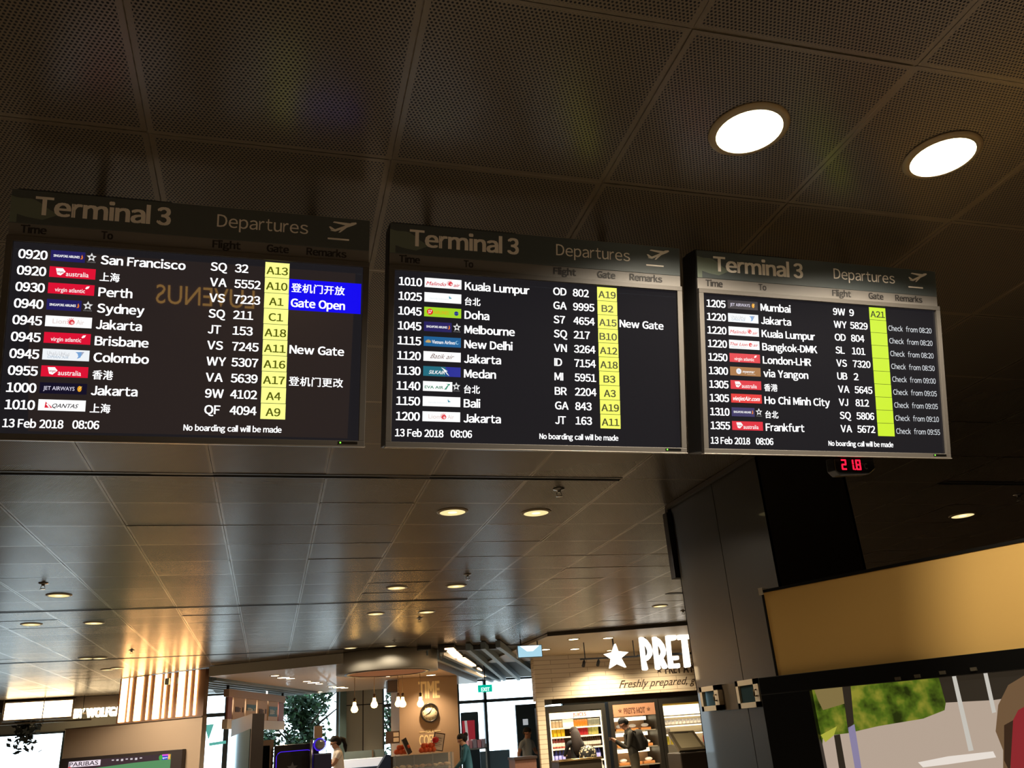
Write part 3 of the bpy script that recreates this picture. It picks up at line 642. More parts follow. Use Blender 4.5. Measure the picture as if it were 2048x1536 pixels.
# ================================================================== FAR GLASS WALL
YW = 27.
M_wd = mat('window frame grey', (86, 98, 104), .5, .3)
M_glass = mat('window glass', (235, 245, 250), .02, 0, alpha=.12, spec=.5)
M_pw = mat('panelled far wall', (190, 186, 170), .7)
def far_wall():
    X = lambda px, py: onY(px, py, YW).x
    Z = lambda px, py: onY(px, py, YW).z
    n = [1]
    def seg(xa, xb, za, zb, m=M_pw, nm=None):
        MB().box(xa, YW, za, xb, YW+.25, zb, m).build(nm or 'wall_far' + ('' if n[0] == 1 else '.%03d' % n[0]), kind='structure'); n[0] += 1
    x0a, x0b = X(-60, 1500), X(126, 1500); zw0 = Z(60, 1466)
    xa, xb = X(290, 1440), X(676, 1440); xc, xd = X(765, 1440), X(792, 1440); xe, xf = X(917, 1440), X(1130, 1440)  # left window widened, unseen behind the strip wall, to brighten the cabinet's reflection
    seg(-17, x0a, 0, CEIL); seg(x0a, x0b, zw0, CEIL); seg(x0b, xa, 0, CEIL); seg(xb, xc, 0, CEIL); seg(xd, xe, 0, CEIL); seg(xf, 16, 0, CEIL)
    k = 1
    def window(xl, xr, zb, zt, verts, hors):
        nonlocal k
        o = MB(); fr = .05
        for a, b, c, d in ((xl, xl+fr, zb, zt), (xr-fr, xr, zb, zt), (xl, xr, zb, zb+fr), (xl, xr, zt-fr, zt)): o.box(a, YW-.02, c, b, YW+.12, d, M_wd)
        for v, wd in verts: o.box(v-wd/2, YW-.03, zb, v+wd/2, YW+.12, zt, M_wd)
        for h_, wd, *lim in hors: o.box(xl if not lim else lim[0], YW-.03, h_-wd/2, xr if not lim else lim[1], YW+.12, h_+wd/2, M_wd)
        o = o.build('window_%d' % k, kind='structure')
        k += 1
    window(x0a, x0b, 0, zw0, [], [])
    window(xa, xb, 0, CEIL-.03, [(X(454, 1430), .14)], [(Z(430, 1430), .1, xa, X(454, 1430))])
    window(xc, xd, 0, CEIL-.03, [], [(Z(776, 1411), .09)])
    window(xe, xf, 0, CEIL-.03, [(X(972.5, 1440), .09)], [(Z(1000, 1400), .09)])
    seg(X(940, 1500), X(1020, 1515), 0, Z(990, 1501), mat('low grey panel', (120, 150, 165), .6))
    # joints on the panelled wall
    m = MB(); zz = Z(715, 1410)
    m.box(xb+.1, YW-.008, zz-.012, xc, YW, zz+.012, M_joint); m.box(X(726, 1450)-.012, YW-.008, .6, X(726, 1450)+.012, YW, CEIL-.02, M_joint)
    m.build('trim_10', kind='structure')
    # narrow column between tree window and panelled wall
    xg = X(690, 1440); MB().box(X(677, 1440), YW-.5, 0, xg, YW-.01, CEIL-.004, mat('grey green column', (86, 108, 108), .6)).build('pillar.001', kind='structure')
far_wall()
# teal stickers on the glass
def decals():
    teal = mat('teal film', (120, 215, 205), .5, emit=(110, 215, 205), es=.5)
    p = [onY(*q, YW-.035) for q in ((409, 1450), (428, 1448), (417, 1480))]
    MB().prism(p, (0, .004, 0), teal).build('window_sticker', tagged=('teal triangle sticker on the bright window beside the tan wall', 'sticker'))
    p = [onY(*q, YW-.035) for q in ((418, 1486), (452, 1481), (452, 1487), (418, 1492))]
    MB().prism(p, (0, .004, 0), teal).build('window_sticker', tagged=('teal bar sticker on the bright window, below the triangle one', 'sticker'))
decals()
# trees outside
def tree(px, Y, zc, r, seed, label, n=2600):
    rnd = random.Random(seed); b = onY(px, 1450, Y); t = thing('tree', label, 'tree', (b.x, Y, 0))
    bark = mat('bark', (52, 44, 36), .9); leaf = mat('leaf', (38, 66, 46), .6); leaf2 = mat('leaf light', (70, 110, 74), .6)
    tr = MB(); tr.tube([(b.x, Y, 0), (b.x+.05, Y, 1.4), (b.x-.05, Y, zc)], [.12, .1, .05], bark)
    for k in range(9):
        a = rnd.uniform(0, 6.28); z = rnd.uniform(1.2, zc); tr.tube([(b.x, Y, z), (b.x+.5*r*math.cos(a), Y+.5*r*math.sin(a), z+.5), (b.x+r*math.cos(a), Y+.9*r*math.sin(a), z+.9)], [.05, .035, .015], bark)
    tr.build('trunk', t)
    f = MB(); cl = [(rnd.gauss(0, .5)*r, rnd.gauss(0, .4)*r, rnd.gauss(0, .5)*1.4) for _ in range(34)]
    for k in range(n):
        c = rnd.choice(cl); q = Vector((b.x+c[0]+rnd.gauss(0, .17), Y+c[1]+rnd.gauss(0, .17), zc+c[2]+rnd.gauss(0, .17)))
        d = Vector((rnd.gauss(0, 1), rnd.gauss(0, 1), rnd.gauss(0, .6))).normalized(); w = d.cross(Vector((rnd.gauss(0, 1), rnd.gauss(0, 1), rnd.gauss(0, 1)))).normalized(); l = rnd.uniform(.06, .12)
        f.add([q-d*l, q+w*l*.5, q+d*l, q-w*l*.5], [(0, 1, 2, 3)], leaf if rnd.random() < .7 else leaf2)
    f.build('foliage', t)
tree(606, 29.2, 2.6, 1.1, 3, 'leafy dark tree outside the glass behind the cafe menu boards', 4600)
tree(784, 29., 2.4, .3, 5, 'slim climbing tree outside the narrow window left of the clock wall', 500)
# ================================================================== CAFE: ceiling, drum, baffles
ZC = 3.05
M_cafe = mat('cafe ceiling plaster', (205, 178, 150), .5, coat=.08)
M_fas = mat('bulkhead plaster', (186, 180, 166), .6)
def v2(px, py, z): p = onZ(px, py, z); return (p.x, p.y, z)
SD = Vector((.3623, .932, 0)); SN = Vector((.932, -.3623, 0))
def cafe_ceiling():
    A, B, Cc, D, E_ = [v2(px, py, ZC) for px, py in ((419, 1353), (690, 1327), (862, 1331), (955, 1366), (640, 1386))]
    m = MB(); pts = [A, B, Cc, D, E_]
    m.prism([(p[0], p[1], ZC) for p in pts], (0, 0, CEIL-.006-ZC), M_cafe)
    m.build('ceiling.002', kind='structure')
    a, b = Vector(A), Vector(B); n = Vector((-(b-a).y, (b-a).x, 0)).normalized()*-.03
    q = [a, a+n, b+n, b]; MB().prism([tuple(x) for x in q], (0, 0, CEIL-.006-ZC), M_fas).build('trim_11', kind='structure')
    zd = 2.87; c = onZ(775, 1345.5, zd)
    t = thing('drum_bulkhead', 'round grey drum bulkhead with a dark ring under it in the cafe ceiling', 'ceiling feature', (c.x, c.y, zd))
    MB().lathe([(.8, 0), (1.02, 0), (1.02, CEIL-.008-zd)], (c.x, c.y, zd), M_fas, 64).build('drum', t)
    MB().ring([(.78, -.012), (.86, -.012), (.86, .02), (.78, .02)], (c.x, c.y, zd), mat('drum ring', (76, 58, 46), .45, .3), 64).build('ring', t)
    MB().lathe([(.79, .0), (.79, .1), (0, .1)], (c.x, c.y, zd), mat('drum cove', (214, 160, 118), .6, emit=(214, 150, 105), es=.25), 64).build('cove', t)
cafe_ceiling()
MB().prism([(-1.5, 20.2, CEIL-.014), (2.6, 17.75, CEIL-.014), (4.0, 17.4, CEIL-.014), (6.2, 17.36, CEIL-.014), (9.5, 19.9, CEIL-.014), (9.5, 26.98, CEIL-.014), (-1.5, 26.98, CEIL-.014)], (0, 0, .008), mat('cafe upper ceiling', (84, 90, 94), .7)).build('ceiling.004', kind='structure')
M_baf = mat('ceiling baffle light-tinted', (122, 138, 148), .5)  # blue of the window light and bloom put into the colour
def baffle(p, q, label, grp, z0, hh=.13, wd=.09):
    p = Vector((p[0], p[1], z0)); q = Vector((q[0], q[1], z0)); d = (q-p).normalized(); n = Vector((-d.y, d.x, 0))*wd/2
    m = MB(); m.prism([tuple(x) for x in (p-n, p+n, q+n, q-n)], (0, 0, hh), M_baf)
    return m.build('ceiling_baffle', tagged=(label, 'ceiling slat', grp))
A_ = Vector(v2(419, 1353, ZC))
for i in range(5):
    p = A_-SN*(.12+.26*i)+SD*.5; q = p+SD*6.9
    baffle(p, q, 'long grey ceiling slat over the menu boards, number %s outward from the cafe ceiling' % ('one', 'two', 'three', 'four', 'five')[i], 'slats over the menu boards', 3.0)
for i, (a, b) in enumerate((((851, 1311), (985, 1365)), ((880, 1309), (1000, 1363.5)), ((936, 1301), (1009, 1362)), ((966, 1298), (1038, 1361)), ((996, 1295), (1073, 1350)))):
    baffle(v2(*a, 3.1), v2(*b, 3.1), 'long ceiling slat lit blue by the window, %s from the clock wall side' % ('first', 'second', 'third', 'fourth', 'fifth')[i], 'slats beside the clock wall', 3.1)
def warm_lights():
    wl = glow('warm linear lamp', (255, 205, 150), 6, True); hs = mat('lamp housing', (70, 64, 58), .5)
    for i, (a, b) in enumerate((((898, 1299), (917, 1316)), ((922, 1318), (945, 1333)), ((951, 1338), (972, 1353)))):
        p, q = Vector(v2(*a, 3.14)), Vector(v2(*b, 3.14)); d = (q-p).normalized(); n = Vector((-d.y, d.x, 0))*.085
        t = thing('linear_lamp', 'warm glowing linear lamp between the ceiling slats, %s' % ('nearest', 'middle one', 'farthest')[i], 'ceiling light', ((p.x+q.x)/2, (p.y+q.y)/2, 3.14), group='warm lamps between the slats')
        MB().prism([tuple(x) for x in (p-n, p+n, q+n, q-n)], (0, 0, .03), wl).build('diffuser', t)
        MB().prism([tuple(x) for x in (p-n*1.15, p+n*1.15, q+n*1.15, q-n*1.15)], (0, 0, .06), hs).build('housing', t).location.z += .031
warm_lights()
x0, z0, x1, z1_ = rectY(904, 1282, 1002, 1299, 17.15)
MB().box(x0, 17.15, z0, x1, 17.35, CEIL-.01, mat('dark bulkhead', (62, 62, 62), .5)).build('trim_12', kind='structure')
def speaker():
    p = onY(885, 1292, 16.8); t = thing('ceiling_speaker', 'dark round speaker with a hanging cable loop by the warm lamps', 'speaker', (p.x, p.y, p.z-.1))
    MB().lathe([(.06, -.12), (.09, -.1), (.1, .1), (.05, .12)], tuple(p), mat('speaker black', (40, 38, 36), .5), 20).build('body', t)
    MB().tube([p+Vector((0, 0, .11)), (p.x, p.y, CEIL-.006)], .02, M_case).build('stem', t)
    MB().tube([p+Vector((.04*math.cos(a)-.03, 0, -.1+.16*-math.sin(a))) for a in [math.pi*k/10 for k in range(11)]], .012, mat('cable grey', (110, 104, 96), .6)).build('cable', t)
    p = onY(848, 1294, 16.9); t = thing('ceiling_speaker', 'dark boxy speaker fixed to the ceiling above the drum bulkhead', 'speaker', (p.x, p.y, p.z-.08))
    MB().box(p.x-.13, p.y-.08, p.z-.06, p.x+.13, p.y+.08, p.z+.08, mat('speaker black', (40, 38, 36), .5)).build('body', t, True, .015)
    MB().tube([(p.x, p.y, p.z+.08), (p.x, p.y, CEIL-.006)], .03, M_case).build('stem', t)
speaker()
# recessed lamps of the cafe ceiling
M_cl = glow('cafe lamp', (255, 226, 180), 9, True)
def cafe_lamp(px, py, r, label, grp='clustered lamps in the cafe ceiling', power=0):
    p = onZ(px, py, ZC); t = thing('recessed_lamp', label, 'ceiling light', (p.x, p.y, ZC-.012), group=grp)
    MB().lathe([(r, .002), (r*.9, -.004), (0, -.006)], (p.x, p.y, ZC-.004), M_cl, 20).build('lens', t)
    MB().ring([(r, -.004), (r+.02, -.004), (r+.02, .003), (r, .003)], (p.x, p.y, ZC-.004), M_trim, 20).build('trim_ring', t)
    if power: spot_light('lamp light', (0, 0, -.04), power, (1, .78, .52), 130, .8, .06, t)
cl = ['front', 'middle', 'rear']
for c, grp in enumerate((((550, 1351, .09), (567, 1355, .14), (581, 1356.5, .1)), ((614, 1362.3, .1), (627, 1365, .15), (638.5, 1367.3, .1)), ((665, 1373, .11), (678, 1374.5, .16), (689, 1375.5, .11)))):
    for j, (px, py, r) in enumerate(grp):
        cafe_lamp(px, py, r, '%s lamp of the %s glowing cluster in the cafe ceiling' % (('left', 'centre', 'right')[j], cl[c]), power=190 if j == 1 else 0)
cafe_lamp(636, 1383.5, .13, 'lone glowing lamp at the back edge of the cafe ceiling', None, 220)
cafe_lamp(862, 1350, .12, 'lone glowing lamp above the word on the clock wall', None, 160)
cafe_lamp(776, 1352.5, .05, 'thin dim lamp behind the drum bulkhead', None)
# pendant bulbs
def pendants():
    gl = glow('filament bulb', (255, 196, 110), 22, True); sk = mat('bulb socket', (60, 46, 36), .4, .4); cd = mat('lamp cord', (150, 130, 110), .6)
    for px, py, Y, lab in ((709, 1413, 20.2, 'hanging filament bulb, farthest left of the cafe bulbs'), (748.5, 1404, 20.6, 'hanging filament bulb in front of the panelled wall, second from the left'), (796.5, 1402, 20.8, 'hanging filament bulb at the edge of the clock wall, left of two touching ones'),
                          (805.5, 1402.5, 20.4, 'hanging filament bulb at the edge of the clock wall, right of two touching ones'), (841, 1402, 20.2, 'hanging filament bulb just above the wall clock')):
        p = onY(px, py, Y); s = .12
        t = thing('pendant_bulb', lab, 'lamp', (p.x, p.y, p.z-s), group='filament bulbs over the cafe counter')
        MB().lathe([(0, -.13), (.05, -.12), (.078, -.075), (.07, -.03), (.04, .02), (.036, .06), (.03, .09), (.022, .1)], tuple(p), gl, 16).build('bulb', t)
        MB().lathe([(.03, .09), (.032, .16), (.015, .18), (0, .18)], tuple(p), sk, 14).build('socket', t)
        MB().tube([(p.x, p.y, p.z+.17), (p.x, p.y, ZC-.004)], .008, cd, 6).build('cord', t)
pendants()
# ================================================================== CLOCK WALL
YT = 22.3
M_tw = mat('clock wall plaster', (168, 138, 108), .75)
M_pl = mat('painted cream letters', (240, 214, 160), .7)
def clock_wall():
    xa = onY(787, 1450, YT).x; x0, _, x1, zt = rectY(799, 1353, 917, 1540, YT); zt = ZC-.004
    MB().box(x0, YT, 0, x1, YT+1.6, zt, M_tw).build('wall_clock', kind='structure')
    def T(s, pxl, pxr, pyb, pyt, nm, lab, bold=.004, **kw):
        a = onY(pxl, pyb, YT); b = onY(pxr, pyb, YT); top = onY(pxl, pyt, YT)
        m = MB(); m.text(s, a.x, a.z, top.z-a.z, M_pl, b.x-a.x, plane='xz', off=YT-.006, bold=bold, **kw); m.build(nm, tagged=(lab, 'lettering'))
    T('TIME', 838, 879, 1397.5, 1364, 'wall_lettering', 'tall cream word TIME painted above the wall clock', .012)
    T('FOR A', 852, 867, 1466, 1460, 'wall_lettering', 'small cream words FOR A below the wall clock', .005)
    T('COFFEE', 839, 883, 1491, 1471, 'wall_lettering', 'cream word COFFEE at the bottom of the clock wall', .006)
    for pa, pb, lab in (((839, 1464.5), (851, 1463.5), 'short cream line left of the words FOR A'), ((868.5, 1462), (881, 1461), 'short cream line right of the words FOR A')):
        a, b = onY(*pa, YT), onY(*pb, YT); MB().box(a.x, YT-.008, a.z-.008, b.x, YT-.001, a.z+.008, M_pl).build('wall_line', tagged=(lab, 'painted line'))
    c = onY(858.5, 1425.5, YT); R = .225
    M = frame((c.x, YT-.02, c.z), (1, 0, 0), (0, 0, 1), (0, -1, 0))
    t = thing('wall_clock', 'round wall clock with cream face and thick black rim', 'clock', M=M)
    MB().ring([(R*.84, .0), (R*.84, .07), (R*.92, .09), (R, .07), (R, -.018), (R*.84, -.018)], (0, 0, 0), mat('clock rim', (34, 28, 24), .3, coat=.4), 48).build('rim', t, False)
    f = MB().lathe([(R*.85, .0), (R*.85, .02), (0, .02)], (0, 0, 0), mat('clock face', (238, 220, 180), .6), 48).build('face', t, False)
    ink = mat('clock ink', (30, 24, 20), .6); m = MB()
    for k in range(12): 
        a = math.radians(90-30*k); m.text('12' if k == 0 else str(k), .7*R*math.cos(a), .7*R*math.sin(a)-.014, .03, ink, plane='xy', off=.022, align='C', bold=.001)
    m.build('numerals', f, False)
    for nm, an, ln, w in (('hour_hand', 90-30*8-3, .5, .012), ('minute_hand', 90-36, .74, .008)):
        a = math.radians(an); d = Vector((math.cos(a), math.sin(a), 0)); n = Vector((-d.y, d.x, 0)); z = Vector((0, 0, .026))
        m = MB(); m.prism([tuple(x) for x in (z-d*.12*R-n*w, z-d*.12*R+n*w, z+d*ln*R+n*w*.4, z+d*ln*R-n*w*.4)], (0, 0, .006), ink); m.build(nm, t, False)
    # dark speaker box and small board at the wall's left side
    x0b, zb, x1b, zt_ = rectY(775, 1360, 797, 1384, YT); MB().box(x0b, YT+.02, zb, x0-.002, YT+.3, zt_, mat('speaker grey', (66, 56, 58), .5)).build('wall_speaker', bevel=.02, tagged=('dark box speaker at the upper left edge of the clock wall', 'speaker'))
    x0b, zb, x1b, zt_ = rectY(775, 1462, 797, 1487, YT-.3); x1b = x0-.002; t = thing('notice_board', 'dark brown notice board with two cards left of the clock wall', 'board', ((x0b+x1b)/2, YT-.2, zb))
    bo = MB().box(x0b, YT+.02, zb, x1b, YT+.08, zt_, mat('dark wood', (70, 48, 36), .6)).build('board', t)
    hh = zt_-zb
    for q in (.12, .55): MB().box(x0b+.55*(x1b-x0b), YT+.01, zb+q*hh, x1b-.02, YT+.019, zb+(q+.33)*hh, mat('card', (190, 165, 135), .7)).build('card', bo)
clock_wall()
# ================================================================== CAFE COUNTER AND BACK BAR
def blob_things():
    Yc = 19.2
    x0, _, x1, zt = rectY(786, 1506, 908, 1536, Yc)
    t = thing('display_counter', 'glass-topped food counter in front of the clock wall', 'counter', ((x0+x1)/2, Yc, 0))
    ste = mat('counter steel', (120, 112, 104), .3, .6); gl = mat('counter glass', (230, 240, 240), .03, 0, alpha=.15); dkc = mat('counter dark', (60, 52, 46), .5)
    MB().box(x0, Yc, 0, x1, Yc+.8, zt-.52, dkc).build('base', t, True, .01)
    m = MB(); m.box(x0, Yc+.1, zt-.012, x1-.28, Yc+.62, zt, gl); m.build('glass_top', t)
    m = MB(); m.box(x0, Yc, zt-.5, x1, Yc+.01, zt-.02, gl); m.build('glass_front', t)
    n = 4
    for k in range(n): xx = x0+.05+(x1-x0-.1)*k/(n-1); MB().box(xx-.012, Yc+.03, zt-.52, xx+.012, Yc+.055, zt-.013, ste).build('post', t)
    MB().box(x0, Yc+.64, zt-.52, x1, Yc+.67, zt-.03, mat('counter back', (62, 50, 42), .5)).build('back_panel', t)
    MB().box(x0, Yc+.02, zt-.3, x1, Yc+.6, zt-.285, gl).build('shelf', t)
    # pastries on the shelves
    rnd = random.Random(2); cols = [(214, 170, 110), (196, 140, 80), (228, 200, 150), (160, 110, 66)]
    proto = None
    for k in range(18):
        c = rnd.choice(cols); cx = x0+.1+(x1-x0-.2)*(k % 9)/8; yy = Yc+.16+.2*(k//9); m = MB(); rr = rnd.uniform(.045, .062)
        m.ball((0, 0, rr*.6), (rr, rr*.8, rr*.62), mat('pastry %d' % c[0], c, .6, noise=.5, nscale=30), 12, 8); o = m.build('pastry'); o.location = (cx, yy, zt-.284); tag(o, 'round baked pastry lying inside the glass food counter', 'pastry', 'pastries in the glass counter')
    # orange packets on top
    for gi, (pxa, pxb, n, lab) in enumerate(((790, 815, 9, 'orange fruit in the left heap on the glass counter top'), (840, 868, 11, 'orange fruit in the right heap on the glass counter top'))):
        xa, xb = onY(pxa, 1500, Yc+.35).x, onY(pxb, 1500, Yc+.35).x
        for k in range(n):
            lay = k >= n*2//3; kk = k if not lay else k-n*2//3; nn = (n*2//3) if not lay else n-n*2//3
            o = MB().ball((0, 0, .055), (.06, .058, .054), mat('orange fruit', (226, 96, 44), .45), 12, 8).build('orange')
            o.location = (xa+(xb-xa)*(kk+.5+(.4 if lay else 0))/nn, Yc+.3+.12*(kk % 2), zt+.001+(.085 if lay else 0)); tag(o, lab, 'fruit', ('left', 'right')[gi]+' heap of oranges on the counter')
    p = onY(871, 1486, Yc+.36); o = MB().ball((p.x, p.y, zt+.24), (.075, .07, .065), mat('red fruit', (205, 40, 50), .4)).build('red_fruit', tagged=('bright red round fruit on top of the right orange heap', 'fruit'))
    p = onY(820, 1494, Yc+.25); t = thing('counter_sign', 'dark slanted card sign between the two orange heaps', 'sign', (p.x, p.y, zt))
    M = Matrix.Translation((p.x, p.y, zt+.005)) @ Matrix.Rotation(.42, 4, 'Y').inverted() @ Matrix.Rotation(.7, 4, 'Z')
    MB().box(-.075, -.006, 0, .075, .006, .33, mat('slate sign', (48, 44, 42), .5), M).build('board', t); MB().box(-.085, -.008, -.004, -.075, .008, .34, mat('sign edge', (225, 215, 200), .5), M).build('edge', t)
    p = onY(876, 1496, Yc+.4); t = thing('framed_menu', 'tilted framed white menu standing in front of the word COFFEE', 'sign', (p.x, p.y, zt))
    M = Matrix.Translation((p.x-.02, p.y, zt+.02)) @ Matrix.Rotation(-.2, 4, 'Y').inverted()
    MB().box(-.12, -.012, 0, .12, .012, .36, mat('menu frame', (70, 46, 34), .5), M).build('frame', t); MB().box(-.1, -.016, .02, .1, -.011, .34, mat('menu paper', (232, 214, 190), .7), M).build('paper', t)
    m = MB(); m.text('MENU', -.06, .24, .03, M_sublet, .12, plane='xz', off=-.018, M=M); [m.box(-.07, -.018, .2-.035*q, .07-.03*(q % 2), -.0165, .207-.035*q, M_sublet, M) for q in range(4)]; m.build('print', t)
blob_things()
def back_bar():
    dk = mat('machine black', (26, 26, 32), .3, coat=.3); tanf = mat('counter frame tan', (150, 118, 92), .5); steel = mat('bar steel', (170, 164, 158), .25, .8); vio = glow('violet ring', (80, 40, 250), 1.0)
    Y = 18.6
    x0, _, x1, zt = rectY(548, 1488, 638, 1536, Y)
    t = thing('coffee_machine', 'large black coffee machine with a violet-lit rounded outline and star', 'coffee machine', ((x0+x1)/2, Y, 0))
    MB().box(x0, Y, .9, x1, Y+.6, zt, dk).build('body', t, True, .02)
    a = onY(553, 1508, Y).x; b = onY(626, 1503, Y).x; zc = onY(590, 1502, Y).z; m = MB()
    pts = [(a, Y-.012, zc-.5), (a, Y-.012, zc-.08), (a+.03, Y-.012, zc-.025), (a+.08, Y-.012, zc), (b-.1, Y-.012, zc+.005), (b-.03, Y-.012, zc-.02), (b, Y-.012, zc-.09), (b+.005, Y-.012, zc-.5)]
    MB().tube(pts, .006, vio).build('outline_light', t)
    sx, szz = (a+b)/2-.04, zc-.3; MB().prism([(sx+p[0], Y-.004, szz+p[1]) for p in star(0, 0, .11)], (0, -.008, 0), mat('star grey', (120, 118, 116), .4, .5)).build('star_emblem', t)
    # violet ring grinder head on steel column
    p = onY(640, 1489, Y-.35); t = thing('coffee_grinder', 'steel grinder column topped by a violet glowing ring', 'grinder', (p.x, p.y, 0.9))
    MB().tube([(p.x-.16, p.y, .9), (p.x-.16, p.y, p.z+.1)], .03, steel, 12).build('column', t)
    M = Matrix.Translation(p) @ Matrix.Rotation(math.pi/2, 4, 'X')
    MB().ring([(.108, -.03), (.12, -.03), (.12, .03), (.108, .03)], (0, 0, 0), vio, 32, M).build('ring_light', t)
    MB().ball(tuple(p), (.105, .05, .105), mat('hopper', (150, 140, 130), .15, .3, coat=.6)).build('hopper', t)
    MB().box(p.x-.12, p.y-.06, p.z+.12, p.x+.04, p.y+.1, p.z+.34, mat('copper lid', (176, 140, 110), .35, .4)).build('hopper_box', t)
    MB().box(p.x-.12, p.y-.1, .9, p.x+.22, p.y+.2, p.z-.16, mat('grinder navy', (44, 42, 66), .4)).build('body', t, True, .02)
    # tan frame between machine and cabinet
    x0, _, x1, zt = rectY(521, 1480, 552, 1540, Y+.1); x1 = onY(547, 1500, Y).x; t = thing('serving_hatch', 'tan framed dark hatch beside the reflective cabinet', 'hatch', ((x0+x1)/2, Y+.1, 0))
    MB().box(x0, Y+.1, zt-.1, x1, Y+.5, zt, tanf).build('top_rail', t); MB().box(x1-.07, Y+.1, 0, x1, Y+.5, zt-.1, tanf).build('post', t); MB().box(x0, Y+.3, 0, x1-.07, Y+.5, zt-.1, M_dark).build('opening', t)
    # bar top with white glow, panel
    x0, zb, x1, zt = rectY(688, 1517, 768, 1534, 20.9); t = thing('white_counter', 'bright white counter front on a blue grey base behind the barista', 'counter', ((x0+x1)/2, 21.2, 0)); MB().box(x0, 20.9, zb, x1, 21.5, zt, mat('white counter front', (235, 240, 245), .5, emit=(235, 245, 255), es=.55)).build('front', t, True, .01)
    MB().box(x0, 20.95, 0, x1, 21.45, zb-.003, mat('counter shade blue', (70, 84, 98), .6)).build('base', t)
    x0, zb, x1, zt = rectY(689, 1501, 768, 1517, 25.); t = thing('glass_screen', 'low frosted glass screen in front of the panelled far wall', 'screen', ((x0+x1)/2, 25, zb))
    MB().box(x0, 25, .0, x1, 25.03, zt, mat('frosted glass', (130, 150, 156), .4)).build('pane', t); MB().box((x0+x1)/2+.2, 24.97, 0, (x0+x1)/2+.24, 25.0, zt, steel).build('post', t)
    p = onY(764, 1522, 19.3); MB().prism([(p.x-.16, 19.35, p.z-.25), (p.x+.1, 19.35, p.z+.12), (p.x+.19, 19.35, p.z+.1), (p.x+.19, 19.35, p.z-.25)], (0, .3, 0), mat('navy cover', (36, 56, 92), .6)).build('till_cover', tagged=('dark blue slanted cover left of the food counter', 'cover'))
back_bar()
def reflective_cabinet():
    zt = 2.21; a = (-.74, 19.6); b = (-.29, 17.0); c = (-.08, 17.25)
    t = thing('display_cabinet', 'dark tapered cabinet with a shiny reflective glass side', 'cabinet', (b[0], b[1], 0))
    fr = mat('cabinet brown', (64, 54, 48), .5); gl = mat('mirror glass', (120, 150, 160), .05, .85)
    MB().prism([(a[0], a[1], 0), (b[0], b[1], 0), (c[0], c[1], 0), (a[0]+.3, a[1]+.1, 0)], (0, 0, zt), fr).build('body', t)
    e = (Vector(a+(0,))-Vector(b+(0,))).normalized(); n = Vector((-.985, -.17, 0))*.006
    P = [Vector(b+(.3,))+e*.1+n, Vector(a+(.3,))-e*.12+n, Vector(a+(zt-.32,))-e*.12+n, Vector(b+(zt-.25,))+e*.1+n]
    MB().prism([tuple(p) for p in P], tuple(n), gl).build('glass_side', t)
reflective_cabinet()
# menu boards
def menus():
    A = onP(456, 1378, (-.85, 21), (.312, .95)); A = Vector((-.83, 21, 0)); B = Vector((.42, 24.8, 0)); e = (B-A).normalized(); back = Vector((-e.y, e.x, 0)); P0 = (A.x, A.y)
    k = lambda px, py: sz(px, py, P0, e)
    s0, s1 = k(456, 1420)[0], k(570, 1420)[0]; zt = k(461, 1378)[1]; zb = k(568, 1459)[1]
    M = frame((A.x, A.y, 0), e, back, (0, 0, 1)); wood = mat('menu timber', (176, 142, 112), .6); red = mat('menu red brown', (150, 92, 76), .6); cream = mat('menu cream board', (196, 158, 118), .6); teal = mat('menu slate teal', (70, 104, 112), .6); wl = glow('menu gap light', (255, 250, 240), 4); txt = mat('menu text pale', (215, 215, 205), .6); txd = mat('menu text brown', (120, 90, 64), .6)
    t = thing('menu_rack', 'hanging timber rack that holds the cafe menu boards, with bright gaps', 'rack', M=M)
    MB().box(s0, 0, zt-.16, s1, .12, zt, wood).build('top_rail', t, False); MB().box(s0, 0, zb, s1, .12, zb+.2, mat('rack base pale', (206, 190, 170), .6)).build('bottom_rail', t, False)
    for xx in (s0+.05, s1-.09): MB().box(xx, .03, zt, xx+.04, .08, CEIL-.02, M_case).build('hanger', t, False)
    n = [.0, .12, .36, .6, .82, 1.]
    px = [456, 467, 492, 515, 537, 558, 570]
    ss = [k(q, 1420)[0] for q in px]
    kinds = ['red', 'cream', 'tealtop', 'cream', 'tealfull', 'red']
    names = {'red': 'narrow red brown end board', 'cream': 'cream menu board with brown lines', 'tealtop': 'menu board with a teal upper half', 'tealfull': 'tall teal menu board with pale writing'}
    seen = {}
    for i, kd in enumerate(kinds):
        a, b = ss[i]+.04, ss[i+1]-.04
        seen[kd] = seen.get(kd, 0)+1
        lab = names[kd]+' in the cafe rack'+({('red', 1): ' at its near end', ('red', 2): ' beside the tree', ('cream', 1): ', nearer of two', ('cream', 2): ', farther of two'}.get((kd, seen[kd]), ''))
        bt = thing('menu_board', lab, 'menu', M=M @ Matrix.Translation((a, 0, zb+.205)), group='cafe menu boards')
        h_ = zt-.165-zb-.205; w = b-a
        MB().box(0, .02, 0, w, .06, h_, red if kd == 'red' else cream).build('board', bt, False)
        m = MB()
        if kd.startswith('teal'): MB().box(.05, .012, .1 if kd == 'tealfull' else .45*h_, w-.05, .021, h_-.12, teal).build('slate', bt, False)
        lines = 9
        if kd != 'red':
            for q in range(lines):
                z = h_-.22-q*(h_-.36)/lines
                if kd == 'tealtop' and q > 4: break
                m.box(.1, .008, z, .1+(w-.3)*(.5+.4*((q*7) % 5)/5), .013, z+.025, txt if kd.startswith('teal') else txd); m.box(w-.16, .008, z, w-.09, .013, z+.025, txt if kd.startswith('teal') else txd)
            m.build('lettering', bt, False)
    for i, q in enumerate(ss[1:-1]): MB().box(q-.028, .05, zb+.35 if i != 3 else zb+.9, q+.028, .07, zt-.2, wl).build('gap_light', t, False)
menus()
